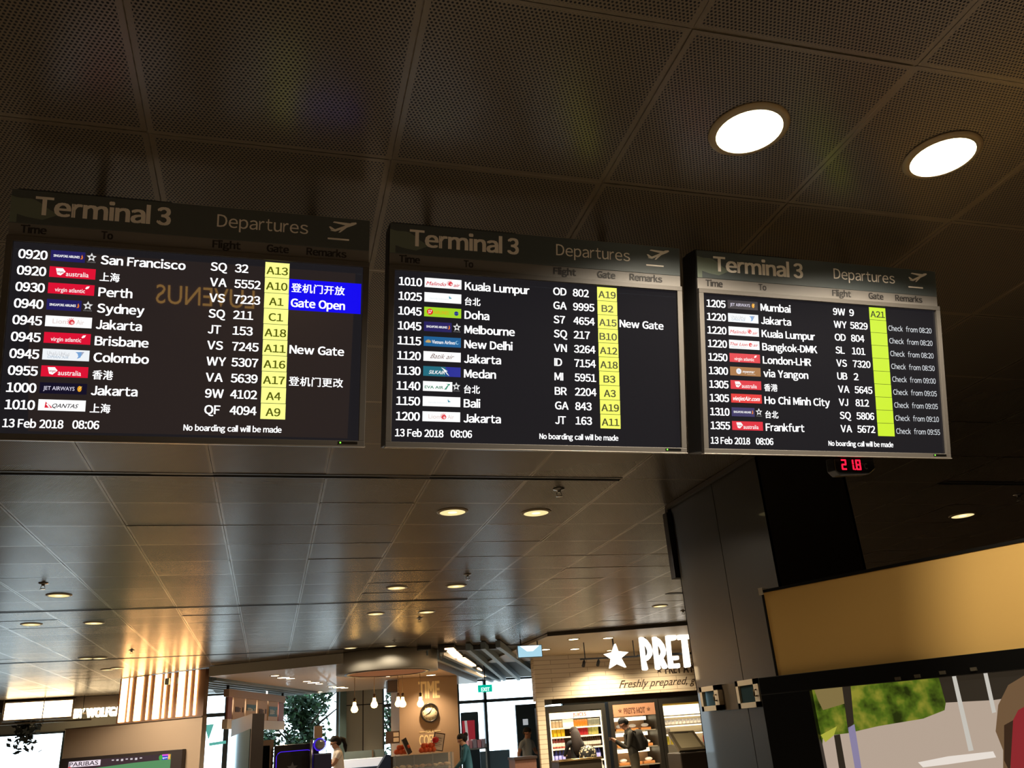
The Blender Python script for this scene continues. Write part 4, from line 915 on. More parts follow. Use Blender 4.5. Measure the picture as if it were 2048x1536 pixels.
# ================================================================== RIGHT WINDOW AREA
def right_area():
    p = onY(971, 1376.5, 21.5); x0, z0, x1, z1b = rectY(957, 1369.5, 984.5, 1384, 21.5)
    t = thing('exit_sign', 'green lit exit sign hanging before the bright window', 'sign', (p.x, 21.5, z0))
    MB().box(x0, 21.5, z0, x1, 21.58, z1b, glow('exit green', (0, 190, 160), 1.0)).build('body', t, True, .004)
    h_ = z1b-z0; w = x1-x0
    MB().text('EXIT', (x0+x1)/2, z0+h_*.12, h_*.5, glow('exit white', (215, 255, 245), 1.2), w*.6, plane='xz', off=21.492, align='C', bold=.006).build('lettering', t)
    MB().tube([(p.x, 21.54, z1b), (p.x, 21.54, CEIL-.01)], .012, M_case).build('rod', t)
    x0, z0, x1, z1b = rectY(1035, 1290, 1084.5, 1315, 16.3)
    t = thing('hanging_light_sign', 'pale blue lit rectangular panel hanging from the ceiling left of the star sign', 'sign', ((x0+x1)/2, 16.3, z0))
    MB().box(x0+.012, 16.294, z0+.012, x1-.012, 16.3, z1b-.012, glow('panel blue white', (176, 222, 240), .95)).build('face', t); MB().box(x0, 16.3, z0, x1, 16.37, z1b, mat('sign frame grey', (130, 140, 146), .4, .4)).build('frame', t)
    m = MB(); c = (x0+x1)/2; m.prism([(c-.22*(x1-x0)/.5*.9, 16.2938, z1b-.014), (c+.22*(x1-x0)/.5*.9, 16.2938, z1b-.014), (c+.06, 16.2938, z0+.5*(z1b-z0)), (c-.06, 16.2938, z0+.5*(z1b-z0))], (0, -.002, 0), glow('panel painted reflection', (255, 255, 255), 1.6)); m.build('painted_reflection', t)  # reflection on the panel painted as a glowing patch
    for xx in (x0+.08, x1-.08): MB().tube([(xx, 16.33, z1b), (xx, 16.33, CEIL-.006)], .012, M_case).build('rod', t)
    x0, z0, x1, z1b = rectY(1035, 1408, 1080, 1540, 25.5)
    t = thing('dark_door', 'dark blue-grey door leaf with a white notice by the bright window', 'door', ((x0+x1)/2, 25.5, 0)); MB().box(x0, 25.5, 0, x1, 25.6, z1b, mat('door slate', (44, 66, 82), .5)).build('leaf', t, True, .01)
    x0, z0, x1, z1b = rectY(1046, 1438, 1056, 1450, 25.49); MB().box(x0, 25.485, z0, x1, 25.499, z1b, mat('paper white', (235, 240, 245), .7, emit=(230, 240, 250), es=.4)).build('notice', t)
    x0, z0, x1, z1b = rectY(923, 1424, 958, 1482, 25.2)
    t = thing('poster_stand', 'red poster in a tall dark frame before the bright window', 'poster', ((x0+x1)/2, 25.2, 0))
    MB().box(x0, 25.2, 0, x1, 25.3, z1b, mat('stand dark blue', (38, 70, 100), .5)).build('frame', t, True, .03)
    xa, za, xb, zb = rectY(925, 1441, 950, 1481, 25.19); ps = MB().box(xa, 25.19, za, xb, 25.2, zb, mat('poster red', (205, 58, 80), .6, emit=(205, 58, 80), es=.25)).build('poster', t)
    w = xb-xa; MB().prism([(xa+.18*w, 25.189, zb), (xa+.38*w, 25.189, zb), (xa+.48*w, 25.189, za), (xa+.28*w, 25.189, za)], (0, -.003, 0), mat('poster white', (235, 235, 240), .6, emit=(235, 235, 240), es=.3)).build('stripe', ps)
    x0, z0, x1, z1b = rectY(937, 1474, 973, 1496, 20.6)
    t = thing('box_shelf', 'rack with pink and lilac boxes behind the person in teal', 'shelf', ((x0+x1)/2, 20.6, 0)); st = mat('rack grey', (120, 140, 160), .4, .4)
    for xx in (x0, x1-.03): MB().box(xx, 20.6, 0, xx+.03, 20.63, z0+.08, st).build('post', t)
    MB().box(x0, 20.6, z0-.03, x1, 20.95, z0, st).build('shelf_board', t)
    for i in range(4):
        o = MB().box(0, 0, 0, (x1-x0)/4-.015, .25, .17+.02*(i % 2), mat('carton %d' % (i % 2), ((190, 150, 190), (150, 160, 205))[i % 2], .6)).build('carton', bevel=.006); o.location = (x0+i*(x1-x0)/4+(x1-x0)/8, 20.77, z0+.001)
        tag(o, ('pink', 'lilac')[i % 2]+' carton standing on the rack behind the person in teal', 'box', 'cartons on the rack')
    x0, _, x1, zt = rectY(1030, 1513, 1073, 1540, 19.0)
    t = thing('wood_counter', 'brown wooden counter in front of the cook', 'counter', ((x0+x1)/2, 19.0, 0)); MB().box(x0, 19.0, 0, x1, 19.5, zt-.05, mat('counter wood', (140, 100, 84), .5, noise=.3)).build('front', t); MB().box(x0-.02, 18.97, zt-.05, x1+.02, 19.53, zt, mat('counter top dark', (60, 48, 44), .4)).build('top', t)
right_area()
# ================================================================== SANDWICH SHOP
YP = 19.7
def tile_mat():
    m = bpy.data.materials.new('cream wall tiles'); m.use_nodes = True; nt = m.node_tree; b = nt.nodes['Principled BSDF']
    tc = nt.nodes.new('ShaderNodeTexCoord'); mp = nt.nodes.new('ShaderNodeMapping'); mp.inputs['Rotation'].default_value = (math.pi/2, 0, 0)
    br = nt.nodes.new('ShaderNodeTexBrick'); br.inputs['Scale'].default_value = 1; br.inputs['Brick Width'].default_value = .9; br.inputs['Row Height'].default_value = .1; br.inputs['Mortar Size'].default_value = .006
    br.inputs['Color1'].default_value = S(222, 206, 180); br.inputs['Color2'].default_value = S(214, 198, 172); br.inputs['Mortar'].default_value = S(160, 140, 116)
    nt.links.new(tc.outputs['Object'], mp.inputs[0]); nt.links.new(mp.outputs[0], br.inputs[0]); nt.links.new(br.outputs[0], b.inputs['Base Color']); b.inputs['Roughness'].default_value = .35
    return m
M_tile = tile_mat()
XP0 = onY(1077, 1450, YP).x
def shop():
    zt = 3.19
    zn = onY(1155, 1409, 19.75).z+.15; xn = onY(1093, 1470, 19.75).x-.004
    MB().box(XP0, YP, 0, xn, YP+.1, zt, M_tile).build('wall_shop', kind='structure')
    MB().box(xn, YP, zn, 15.4, YP+.9, zt, M_tile).build('wall_shop.001', kind='structure')
    MB().box(onY(1452, 1470, 19.75).x+.01, YP, 0, 15.4, YP+.95, zn, M_tile).build('wall_shop.002', kind='structure')
    f0, f1 = onZ(1095, 1273, zt), onZ(1400, 1249, zt)
    MB().prism([(f0.x, f0.y, zt+.001), (f1.x, f1.y, zt+.001), (15.3, f1.y-1., zt+.001), (15.3, YP+1.1, zt+.001), (f0.x, YP+1.1, zt+.001)], (0, 0, .05), mat('shop ceiling', (170, 154, 128), .5)).build('ceiling.003', kind='structure')
    d = (f1-f0).normalized(); n = Vector((d.y, -d.x, 0))*.05
    MB().prism([tuple(x) for x in (f0, f0+n, f1+d*3+n, f1+d*3)], (0, 0, .055), mat('shop edge beam', (78, 70, 58), .5)).build('trim_13', kind='structure')
    ink = mat('wall ink brown', (66, 50, 36), .6)
    a, b = onY(1238, 1377, YP), onY(1424, 1364.5, YP); hh = onY(1238, 1362, YP).z-a.z
    MB().text('Freshly prepared, good', a.x, (a.z+b.z)/2, hh, ink, b.x-a.x, plane='xz', off=YP-.006, shear=.5, bold=.0015).build('wall_script', tagged=('dark slanted script Freshly prepared on the tiled shop wall', 'lettering'))
    a = onY(1331, 1347.5, YP); hh = onY(1331, 1329.5, YP).z-a.z; b = onY(1441, 1341, YP)
    m = MB(); m.text('PRET A MANGER', a.x, a.z, hh, ink, b.x-a.x, plane='xz', off=YP-.006, bold=.008); sxx = a.x-.16; m.prism([(sxx+p[0], YP-.006, a.z+hh*.45+p[1]) for p in star(0, 0, .09)], (0, .002, 0), ink); m.build('wall_lettering', tagged=('dark capital letters on the tiled wall just under the big glowing letters', 'lettering'))
shop()
SG = glow('shop sign white', (255, 244, 226), 2.2, True)
YS = 16.3
def shop_sign():
    Zq = lambda x, y: (1060+x/5.19, 1240+y/5.19)
    def P(pts, t, d=.09):
        q = [onY(*Zq(*p), YS) for p in pts]; MB().prism([tuple(p) for p in q], (0, d, 0), SG).build('letter', t)
    c = onY(1332, 1310, YS)
    t = thing('glowing_shop_sign', 'big glowing white letters PRET hanging before the tiled shop wall', 'sign', (c.x, YS, c.z))
    def L_(polys, outer=None, inner=None):
        mb = MB(); q3 = lambda pts: [tuple(onY(*Zq(*p), YS)) for p in pts]
        for pts in polys: mb.prism(q3(pts), (0, .09, 0), SG)
        if outer:
            for a in range(len(outer)-1): mb.prism(q3([outer[a], outer[a+1], inner[a+1], inner[a]]), (0, .09, 0), SG)
        mb.build('letter', t)
    L_([[(1143, 180), (1150, 176), (1178, 178), (1206, 425), (1228, 508), (1216, 521), (1186, 519), (1178, 508)]],
       [(1172, 177), (1215, 206), (1253, 256), (1275, 316), (1271, 360), (1250, 396), (1224, 420), (1206, 424)], [(1180, 240), (1198, 250), (1220, 278), (1234, 312), (1236, 338), (1228, 360), (1212, 376), (1201, 380)])
    L_([[(1281, 176), (1290, 172), (1316, 175), (1342, 420), (1358, 502), (1346, 514), (1324, 511), (1315, 500)], [(1352, 418), (1386, 396), (1430, 480), (1427, 496), (1414, 505), (1392, 500)]],
       [(1310, 175), (1354, 203), (1393, 254), (1413, 314), (1408, 360), (1388, 394), (1360, 416), (1342, 420)], [(1318, 236), (1336, 247), (1358, 276), (1372, 310), (1374, 334), (1366, 356), (1350, 372), (1338, 376)])
    P([(1420, 164), (1430, 158), (1508, 154), (1520, 164), (1518, 200), (1508, 208), (1460, 213), (1474, 374), (1536, 370), (1546, 378), (1548, 404), (1540, 412), (1484, 416), (1490, 452), (1550, 448), (1558, 456), (1560, 488), (1552, 497), (1464, 502), (1454, 494)], t)
    P([(1541, 158), (1552, 150), (1654, 145), (1666, 154), (1666, 188), (1656, 196), (1634, 198), (1672, 478), (1662, 488), (1630, 492), (1616, 484), (1588, 201), (1556, 204), (1545, 196)], t)
    m = MB(); a = onY(1277, 1313, YS+.05); b = onY(1400, 1303, YS+.05)
    zr = (a.z+b.z)/2; MB().box(a.x, YS+.1, zr-.02, b.x, YS+.13, zr+.02, M_case).build('rail', t)
    for xx in (a.x+.2, b.x-.3): MB().box(xx, YS+.1, zr+.02, xx+.03, YS+.13, 3.18, M_case).build('hanger', t)
    p = [(890, 245), (918, 322), (1023, 333), (950, 395), (1002, 490), (913, 452), (835, 500), (852, 400), (778, 352), (862, 330)]
    q = [onY(*Zq(*k), YS) for k in p]; c = onY(1233, 1312, YS); t = thing('glowing_star_sign', 'glowing white five-pointed star left of the big white letters', 'sign', (c.x, YS, c.z))
    MB().prism([tuple(k) for k in q], (0, .09, 0), SG).build('star', t); MB().box(c.x-.012, YS+.1, c.z, c.x+.012, YS+.125, 3.18, M_case).build('hanger', t)
    a = onY(1161, 1319, 16.9); b = onY(1278, 1312, 16.9); t = thing('track_light', 'dark ceiling track with small spotlights left of the star sign', 'light', (a.x, 16.9, a.z)); zr = (a.z+b.z)/2
    MB().box(a.x, 16.9, zr-.015, b.x, 16.94, zr+.015, M_case).build('track', t)
    for px in (1168, 1197):
        p = onY(px, 1320, 16.92); MB().tube([(p.x, 16.92, zr-.015), (p.x, 16.92, zr-.05), (p.x, 17.0, zr-.13)], [.012, .03, .035], M_case, 10).build('spotlight_head', t)
    for xx in (a.x+.1, b.x-.1): MB().box(xx, 16.91, zr+.015, xx+.015, 16.93, 3.185, M_case).build('hanger', t)
shop_sign()
for px, py, lab in ((1147, 1278.5, 'thin glowing recessed lamp in the shop ceiling above the track light'), (1216, 1276, 'thin glowing recessed lamp in the shop ceiling above the star sign'), (1149.6, 1298, 'thin glowing recessed lamp in the shop ceiling just over the track light'), (1091, 1299, 'thin glowing recessed lamp in the shop ceiling beside the pale blue sign')):
    p = onZ(px, py, 3.185); t = thing('recessed_lamp', lab, 'ceiling light', (p.x, p.y, 3.17), group='recessed lamps of the shop ceiling')
    MB().lathe([(.1, 0), (.09, -.006), (0, -.008)], (p.x, p.y, 3.186), M_cl, 20).build('lens', t); MB().ring([(.1, -.006), (.12, -.005), (.12, .003), (.1, .003)], (p.x, p.y, 3.186), M_trim, 20).build('trim_ring', t)
    spot_light('lamp light', (0, 0, -.04), 230, (1, .82, .58), 130, .8, .06, t)
for px, pw, lab in ((1225, 520, 'start'), (1345, 160, 'end (added wall wash)')):  # second lamp is added to wash the wall with light
    p = onY(px, 1362, YP-.75); t = thing('recessed_lamp', 'recessed lamp over the %s of the script on the tiled wall' % lab, 'ceiling light', (p.x, p.y, 3.17), group='recessed lamps of the shop ceiling')
    MB().lathe([(.06, 0), (.05, -.006), (0, -.008)], (p.x, p.y, 3.186), M_cl, 20).build('lens', t); MB().ring([(.06, -.006), (.08, -.005), (.08, .003), (.06, .003)], (p.x, p.y, 3.186), M_trim, 20).build('trim_ring', t)
    spot_light('lamp light', (0, 0, -.04), pw, (1, .82, .56), 140, .8, .06, t)
# drinks fridges
M_fr = mat('fridge dark frame', (50, 47, 42), .4, .4); M_in = mat('fridge interior', (160, 144, 118), .6); M_sh = mat('fridge shelf', (180, 170, 150), .4, .3)
M_fl = glow('fridge lamp', (255, 234, 190), 3.2, True)
YF = 19.75
def bottle_proto(name, h, r, body, cap, lab_col=None, jar=False):
    t = bpy.data.objects.new(name, None); COL.objects.link(t); t.empty_display_size = .05; FRAME[t.name] = Matrix.Identity(4)
    prof = [(r*.9, 0), (r, .01), (r, h*.8), (r*.85, h*.88), (r*.8, h*.9)] if jar else [(r*.9, 0), (r, .01), (r, h*.55), (r*.9, h*.64), (r*.42, h*.78), (r*.38, h*.93)]
    MB().lathe(prof, (0, 0, 0), body, 10).build('glass', t, False)
    top = prof[-1][0]; MB().lathe([(top*1.12, h*.9), (top*1.12, h), (0, h)], (0, 0, 0), cap, 10).build('cap', t, False)
    if lab_col: MB().lathe([(r*1.02, h*.15), (r*1.02, h*.48)], (0, 0, 0), lab_col, 10).build('paper_label', t, False)
    return t
def row(proto, xs, y, z, label, cat, group):
    for i, x in enumerate(xs):
        o = proto if (i == 0 and not proto.get('used')) else copy_tree(proto, (x, y, z))
        o.location = (x, y, z); proto['used'] = 1; tag(o, label, cat, group)
    return
def lin_sp(a, b, n): return [a+(b-a)*(i+.5)/n for i in range(n)]
def fridge(nm, lab, px0, px1, pyt, zs, glowback=None, interior=M_in):
    ym = 1470; x0, x1 = onY(px0, ym, YF).x, onY(px1, ym, YF).x; zt = onY((px0+px1)/2, pyt, YF).z
    t = thing(nm, lab, 'fridge', ((x0+x1)/2, YF, 0))
    f = .1
    MB().box(x0, YF, .0, x0+f, YF+.8, zt, M_fr).build('side_panel', t); MB().box(x1-f, YF, 0, x1, YF+.8, zt, M_fr).build('side_panel', t); MB().box(x0+f, YF, zt-.12, x1-f, YF+.8, zt, M_fr).build('top_panel', t)
    MB().box(x0+f, YF+.74, .1, x1-f, YF+.8, zt-.12, interior).build('back_panel', t)
    MB().box(x0+f, YF+.02, 0, x1-f, YF+.74, .35, M_fr).build('plinth', t)
    for z in zs: 
        MB().box(x0+f, YF+.08, z-.02, x1-f, YF+.74, z, M_sh).build('shelf', t)
    return t, x0+f, x1-f, zt
def shops_fridges():
    px_m = 1160
    zs = [onY(px_m, y, YF).z for y in (1452.5, 1470.5, 1494, 1521)]
    t, a, b, zt = fridge('drinks_fridge', 'open drinks fridge with shelves of coloured bottles, left one of the shop', 1093, 1216, 1409, zs)
    hz0, hz1 = onY(1155, 1436, YF).z, onY(1155, 1423, YF).z
    MB().box(a, YF+.05, hz0, b, YF+.09, hz1, M_fl).build('light_panel', t)
    MB().text('JUICES', (a+b)/2-.05, hz0+.04, .075, mat('fridge red print', (190, 60, 40), .6, emit=(190, 60, 40), es=.6), .32, plane='xz', off=YF+.045, bold=.004).build('header_print', t)
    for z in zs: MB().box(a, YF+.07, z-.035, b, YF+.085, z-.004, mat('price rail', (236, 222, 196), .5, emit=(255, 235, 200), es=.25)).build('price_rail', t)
    for xx in (a+.01, b-.03): MB().box(xx, YF+.03, .35, xx+.02, YF+.06, zt-.16, M_fl).build('side_lamp', t)
    y = YF+.2
    g = lambda n, c, e=.22: mat('bottle '+n, c, .2, 0, c, e, coat=.3)  # goods glow faintly by themselves, lit look put into the material
    Wt = g('white paper', (240, 228, 205), .4); w = b-a
    row(bottle_proto('jar', .15, .045, g('clear', (206, 180, 140)), Wt, None, True), lin_sp(a+.02, a+.36*w*.8, 4), y, zs[0]+.001, 'small clear jar on the top shelf of the left drinks fridge', 'jar', 'jars on the top fridge shelf')
    row(bottle_proto('orange_carton', .15, .05, g('orange', (226, 140, 50)), g('orange lid', (214, 150, 80)), None, True), lin_sp(a+.5*w, a+.75*w, 5), y, zs[0]+.001, 'orange pack on the top shelf of the left drinks fridge', 'pack', 'orange packs on the top fridge shelf')
    row(bottle_proto('salad_pot', .15, .048, g('grey pot', (150, 150, 130)), Wt, None, True), lin_sp(a+.78*w, b-.01, 5), y, zs[0]+.001, 'grey pot on the top shelf of the left drinks fridge', 'pot', 'grey pots on the top fridge shelf')
    o = MB().box(a+.27*w, YF+.1, zs[0]+.001, a+.47*w, YF+.13, zs[0]+.17, Wt).build('shelf_card', tagged=('white card standing on the top shelf of the left drinks fridge', 'card'))
    row(bottle_proto('juice_bottle', .18, .045, g('yellow', (236, 190, 40), .35), Wt, None, True), lin_sp(a+.02, a+.32*w, 4), y, zs[1]+.001, 'yellow juice bottle on the second shelf of the left drinks fridge', 'bottle', 'yellow juice bottles')
    row(bottle_proto('juice_bottle', .18, .036, g('red', (196, 52, 56)), g('pink cap', (226, 150, 140)), None, True), lin_sp(a+.47*w, a+.75*w, 7), y, zs[1]+.001, 'red juice bottle on the second shelf of the left drinks fridge', 'bottle', 'red juice bottles')
    row(bottle_proto('juice_bottle', .18, .04, g('lime', (206, 200, 110)), Wt, None, True), lin_sp(a+.77*w, b-.06, 4), y, zs[1]+.001, 'pale green juice bottle on the second shelf of the left drinks fridge', 'bottle', 'pale green juice bottles')
    row(bottle_proto('soda_bottle', .24, .04, g('rose', (176, 90, 80)), g('red cap', (210, 46, 40)), Wt), lin_sp(a+.02, a+.3*w, 5), y, zs[2]+.001, 'red-capped bottle with white label on the third fridge shelf', 'bottle', 'red-capped bottles')
    row(bottle_proto('soda_bottle', .24, .036, g('amber', (92, 64, 40), .1), g('gold cap', (226, 196, 90), .5), Wt), lin_sp(a+.55*w, b-.02, 10), y, zs[2]+.001, 'amber bottle with yellow cap and white label on the third fridge shelf', 'bottle', 'amber bottles')
    row(bottle_proto('water_bottle', .27, .036, g('blue', (60, 60, 120), .3), g('steel cap', (190, 190, 200)), g('lilac paper', (190, 185, 245), .6)), lin_sp(a+.03, a+.3*w, 4)+lin_sp(a+.62*w, b-.05, 6), y, zs[3]+.001, 'blue water bottle on the lowest visible shelf of the left drinks fridge', 'bottle', 'blue water bottles')
    row(bottle_proto('milk_bottle', .27, .05, Wt, g('milk cap', (220, 210, 190)), None), lin_sp(a+.78*w, b-.02, 4), y-.02, zs[3]-.32, 'white bottle on the bottom shelf of the left drinks fridge', 'bottle', 'white bottles')
    MB().box(a, YF+.08, zs[3]-.341, b, YF+.74, zs[3]-.321, M_sh).build('shelf', t)
    # hot cabinet
    zs2 = [onY(1272, y, YF).z for y in (1460.5, 1494, 1530)]
    hot = mat('hot cabinet back', (176, 140, 110), .6); t, a, b, zt = fridge('hot_cabinet', 'warm hot-food cabinet with wooden shelves behind the man with a backpack', 1223, 1324, 1400, zs2, interior=hot)
    z0, z1b = onY(1272, 1431, YF).z, onY(1272, 1407, YF).z; MB().box(a, YF-.01, z0, b, YF+.04, z1b, mat('hot header', (168, 120, 90), .6)).build('header', t)
    m = MB(); m.text("PRET'S HOT", (a+b)/2, z0+.06, (z1b-z0)*.45, mat('header brown', (112, 74, 54), .6), (b-a)*.5, plane='xz', off=YF-.018, align='C', bold=.004)
    for xx in (a+.16*(b-a), b-.16*(b-a)): m.prism([(xx+p[0], YF-.016, (z0+z1b)/2+p[1]) for p in star(0, 0, .05)], (0, -.002, 0), mat('header brown', (112, 74, 54), .6))
    m.build('header_print', t)
    w = b-a
    for i, z in enumerate([z0-.01]+[zz-.03 for zz in zs2[:2]]):
        MB().box(a+.04, YF+.5, z-.09, b-.04, YF+.54, z-.01, M_fl).build('heat_lamp', t)
    for i, z in enumerate(zs2):
        for j in range(3):
            o = MB().box(0, 0, 0, w*.24, .2, .06, mat('bread tray', (196, 130, 72), .6)).build('bread_tray', bevel=.01); o.location = (a+w*(.2+.3*j), YF+.25, z+.001); tag(o, 'tan tray of hot food on a shelf of the warm cabinet', 'tray', 'trays in the hot cabinet')
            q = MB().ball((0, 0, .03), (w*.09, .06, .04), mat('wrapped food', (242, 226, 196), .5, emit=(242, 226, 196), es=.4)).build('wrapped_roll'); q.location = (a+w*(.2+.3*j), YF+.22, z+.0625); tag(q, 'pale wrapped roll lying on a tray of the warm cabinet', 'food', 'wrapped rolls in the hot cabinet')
    # right fridge
    zs3 = [onY(1375, y, YF).z for y in (1428, 1447, 1464, 1487)]
    t, a, b, zt = fridge('food_fridge', 'open fridge with white pots and red packs beside the dark pillar', 1325, 1452, 1393, zs3, interior=mat('pegboard cream glow', (236, 220, 188), .6, emit=(236, 214, 170), es=.12))  # pale, faintly glowing back put in to brighten the fridge
    z0, z1b = zs3[0]+.005, onY(1375, 1408, YF).z; MB().box(a, YF+.5, z0, b, YF+.55, z1b, M_fl).build('light_panel', t)
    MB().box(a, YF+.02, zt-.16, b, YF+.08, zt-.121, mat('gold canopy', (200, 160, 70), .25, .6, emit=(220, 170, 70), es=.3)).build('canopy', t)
    for z in zs3[:3]: MB().box(a+.03, YF+.6, z-.05, b-.03, YF+.63, z-.022, M_fl).build('added_shelf_lamp', t)  # lamp strips added under the shelves to brighten the interior
    w = b-a
    row(bottle_proto('yogurt_pot', .11, .045, Wt, g('pot lid', (235, 225, 205)), None, True), lin_sp(a+.05, b-.1, 13), y, zs3[1]+.001, 'white pot on the second shelf of the right fridge', 'pot', 'white pots on the second shelf')
    row(bottle_proto('yogurt_pot', .11, .04, g('stripe pot', (200, 180, 150)), Wt, None, True), lin_sp(a+.03, a+.14*w, 2)+lin_sp(a+.72*w, b-.05, 5), y, zs3[2]+.001, 'beige pot on the third shelf of the right fridge', 'pot', 'beige pots on the third shelf')
    row(bottle_proto('fruit_pot', .2, .045, g('yellow pack', (226, 200, 70)), Wt, None, True), lin_sp(a+.04, a+.2*w, 2), y, zs3[3]+.001, 'yellow pot on the lower shelf of the right fridge', 'pot', 'yellow pots')
    row(bottle_proto('berry_pot', .17, .045, g('red pack', (214, 64, 50), .4), Wt, None, True), lin_sp(a+.72*w, b-.04, 5), y, zs3[3]+.001, 'red pot on the lower shelf of the right fridge', 'pot', 'red pots')
    # dark mirror strip above the fridges
    x0, z0, x1, _ = rectY(1104, 1409, 1225, 1398, YF+.1); xe = onY(1450, 1390, YF).x
    MB().box(x0, YF+.1, zt+.03, xe, YF+.8, zt+.14, mat('mirror strip', (150, 130, 100), .08, .9)).build('mirror_strip', tagged=('shiny mirrored strip running above the shop fridges', 'strip'))
shops_fridges()
def shop_front():
    Y = 17.6
    x0, _, x1, zt = rectY(1118, 1516, 1204, 1540, Y); t = thing('shop_counter', 'dark counter with a bright metal rail below the drinks fridge', 'counter', ((x0+x1)/2, Y, 0))
    MB().box(x0, Y, 0, x1, Y+.5, zt-.05, mat('shop counter dark', (66, 58, 46), .5)).build('base', t, True, .01); MB().tube([(x0, Y-.03, zt-.02), (x1, Y-.03, zt-.02)], .022, mat('brass rail', (206, 180, 130), .2, .9), 10).build('rail', t); MB().box(x0, Y, zt-.048, x1, Y+.5, zt-.02, mat('counter steel top', (150, 136, 110), .25, .7)).build('top', t)
    Y = 16.2
    x0, _, x1, zb = rectY(1362, 1500, 1424, 1540, Y); t = thing('till_terminal', 'olive grey till terminal with a slanted screen on a dark stand by the pillar', 'till', ((x0+x1)/2, Y, 0))
    MB().box(x0, Y, 0, x1, Y+.6, zb-.03, mat('till stand', (46, 38, 30), .5)).build('stand', t, True, .02)
    P = [Vector((onY(px, py, Y).x, Y+dy, onY(px, py, Y).z)) for px, py, dy in ((1352, 1463, .35), (1403, 1460, .35), (1415, 1497, .05), (1362, 1501, .05))]
    n = (P[1]-P[0]).cross(P[3]-P[0]).normalized()
    if n.y < 0: n = -n
    MB().prism([tuple(p) for p in P], tuple(n*.06), mat('till shell', (92, 82, 62), .4)).build('shell', t)
    c = sum(P, Vector())/4; Q = [c+(p-c)*.78-n*.003 for p in P]
    MB().prism([tuple(p) for p in Q], tuple(n*.002), mat('till screen', (150, 140, 112), .25, coat=.3)).build('screen', t)
    u = (P[1]-P[0]); R_ = [P[0]+u*.2+(P[3]-P[0])*.07-n*.004, P[0]+u*.75+(P[3]-P[0])*.07-n*.004, P[0]+u*.75+(P[3]-P[0])*.1-n*.004, P[0]+u*.2+(P[3]-P[0])*.1-n*.004]
    MB().prism([tuple(p) for p in R_], tuple(n*.002), M_dark).build('slot', t)
    MB().box((x0+x1)/2-.12, Y+.2, zb-.03, (x0+x1)/2+.12, Y+.5, zb+.15, mat('till shell', (92, 82, 62), .4)).build('neck', t)
shop_front()
# ================================================================== LEFT STORE
def left_store():
    Y = 25.5
    lb = glow('store light band', (255, 222, 170), 11, True); fr = mat('store dark band', (70, 60, 52), .5)
    x0, z0, x1, zt = rectY(8, 1402, 145, 1438, Y)
    t = thing('light_box_sign', 'long blazing light box over the store at the far left', 'sign', ((x0+x1)/2, Y, z0)); MB().box(x0+.02, Y-.01, z0+.02, x1-.02, Y, zt-.02, lb).build('face', t); MB().box(x0-.02, Y, z0-.02, x1+.02, Y+.2, zt+.02, fr).build('casing', t)
    xa, xb = onY(150, 1424, Y).x, onY(238, 1424, Y).x
    zc = onY(194, 1425, Y).z
    hh = onY(194, 1415.5, Y).z-onY(194, 1433, Y).z; zb_ = zc-hh/2; w_ = xb-xa
    tt = thing('glowing_word_sign', 'row of blazing white capital letters between the light box and the strip wall', 'sign', ((xa+xb)/2, Y, zb_))
    for word, fa, fb in (('BY', 0, .21), ('WOLFGANG', .27, 1.3)):
        MB().text(word, xa+fa*w_, zb_, hh, lb, (fb-fa)*w_, plane='xz', off=Y-.03, bold=.016, ext=.1).build('word', tt)
    MB().box(xa, Y+.02, zb_+hh*.4, xb+.4, Y+.05, zb_+hh*.6, fr).build('rail', tt)
    for q in (.1, .6): MB().tube([(xa+q*w_, Y+.04, zb_+hh*.6), (xa+q*w_, Y+.04, CEIL-.3)], .02, fr).build('hanger', tt)
    x0, z0, x1, zt = rectY(-30, 1390, 240, 1401, Y+.15); MB().box(x0, Y+.15, CEIL-.3, x1+.2, Y+.4, CEIL-.012, fr).build('trim_14', kind='structure')
    x0, z0, x1, zt = rectY(-20, 1443, 182, 1447, Y-.3); t = thing('hanging_rail', 'thin bright metal rail below the light box at the far left', 'rail', ((x0+x1)/2, Y-.3, zt)); MB().box(x0, Y-.3, z0+.01, x1, Y-.25, z0+.05, mat('bright rail', (230, 215, 190), .2, .8)).build('bar', t)
    for q in (.1, .5, .9): MB().tube([(x0+(x1-x0)*q, Y-.27, z0+.05), (x0+(x1-x0)*q, Y-.27, CEIL-.006)], .012, fr).build('rod', t)
    # dark plants / garment shapes silhouetted on the window
    rnd = random.Random(9); p = onY(52, 1462, Y+.8); t = thing('hanging_plant', 'dark hanging plant silhouette over the bright window at the far left', 'plant', (p.x, Y+.3, p.z-.5)); lf = mat('dark leaf', (62, 66, 64), .7)
    m = MB()
    for k in range(140):
        c = Vector((p.x+rnd.gauss(0, .16), Y+.8+rnd.gauss(0, .1), p.z+rnd.gauss(0, .22))); d = Vector((rnd.gauss(0, 1), rnd.gauss(0, 1), rnd.gauss(0, 1))).normalized(); w = d.orthogonal().normalized(); m.add([c-d*.1, c+w*.05, c+d*.1, c-w*.05], [(0, 1, 2, 3)], lf)
    m.build('leaves', t); MB().tube([(p.x, Y+.8, p.z), (p.x, Y+.8, CEIL-.008)], .012, fr).build('cord', t)
left_store()
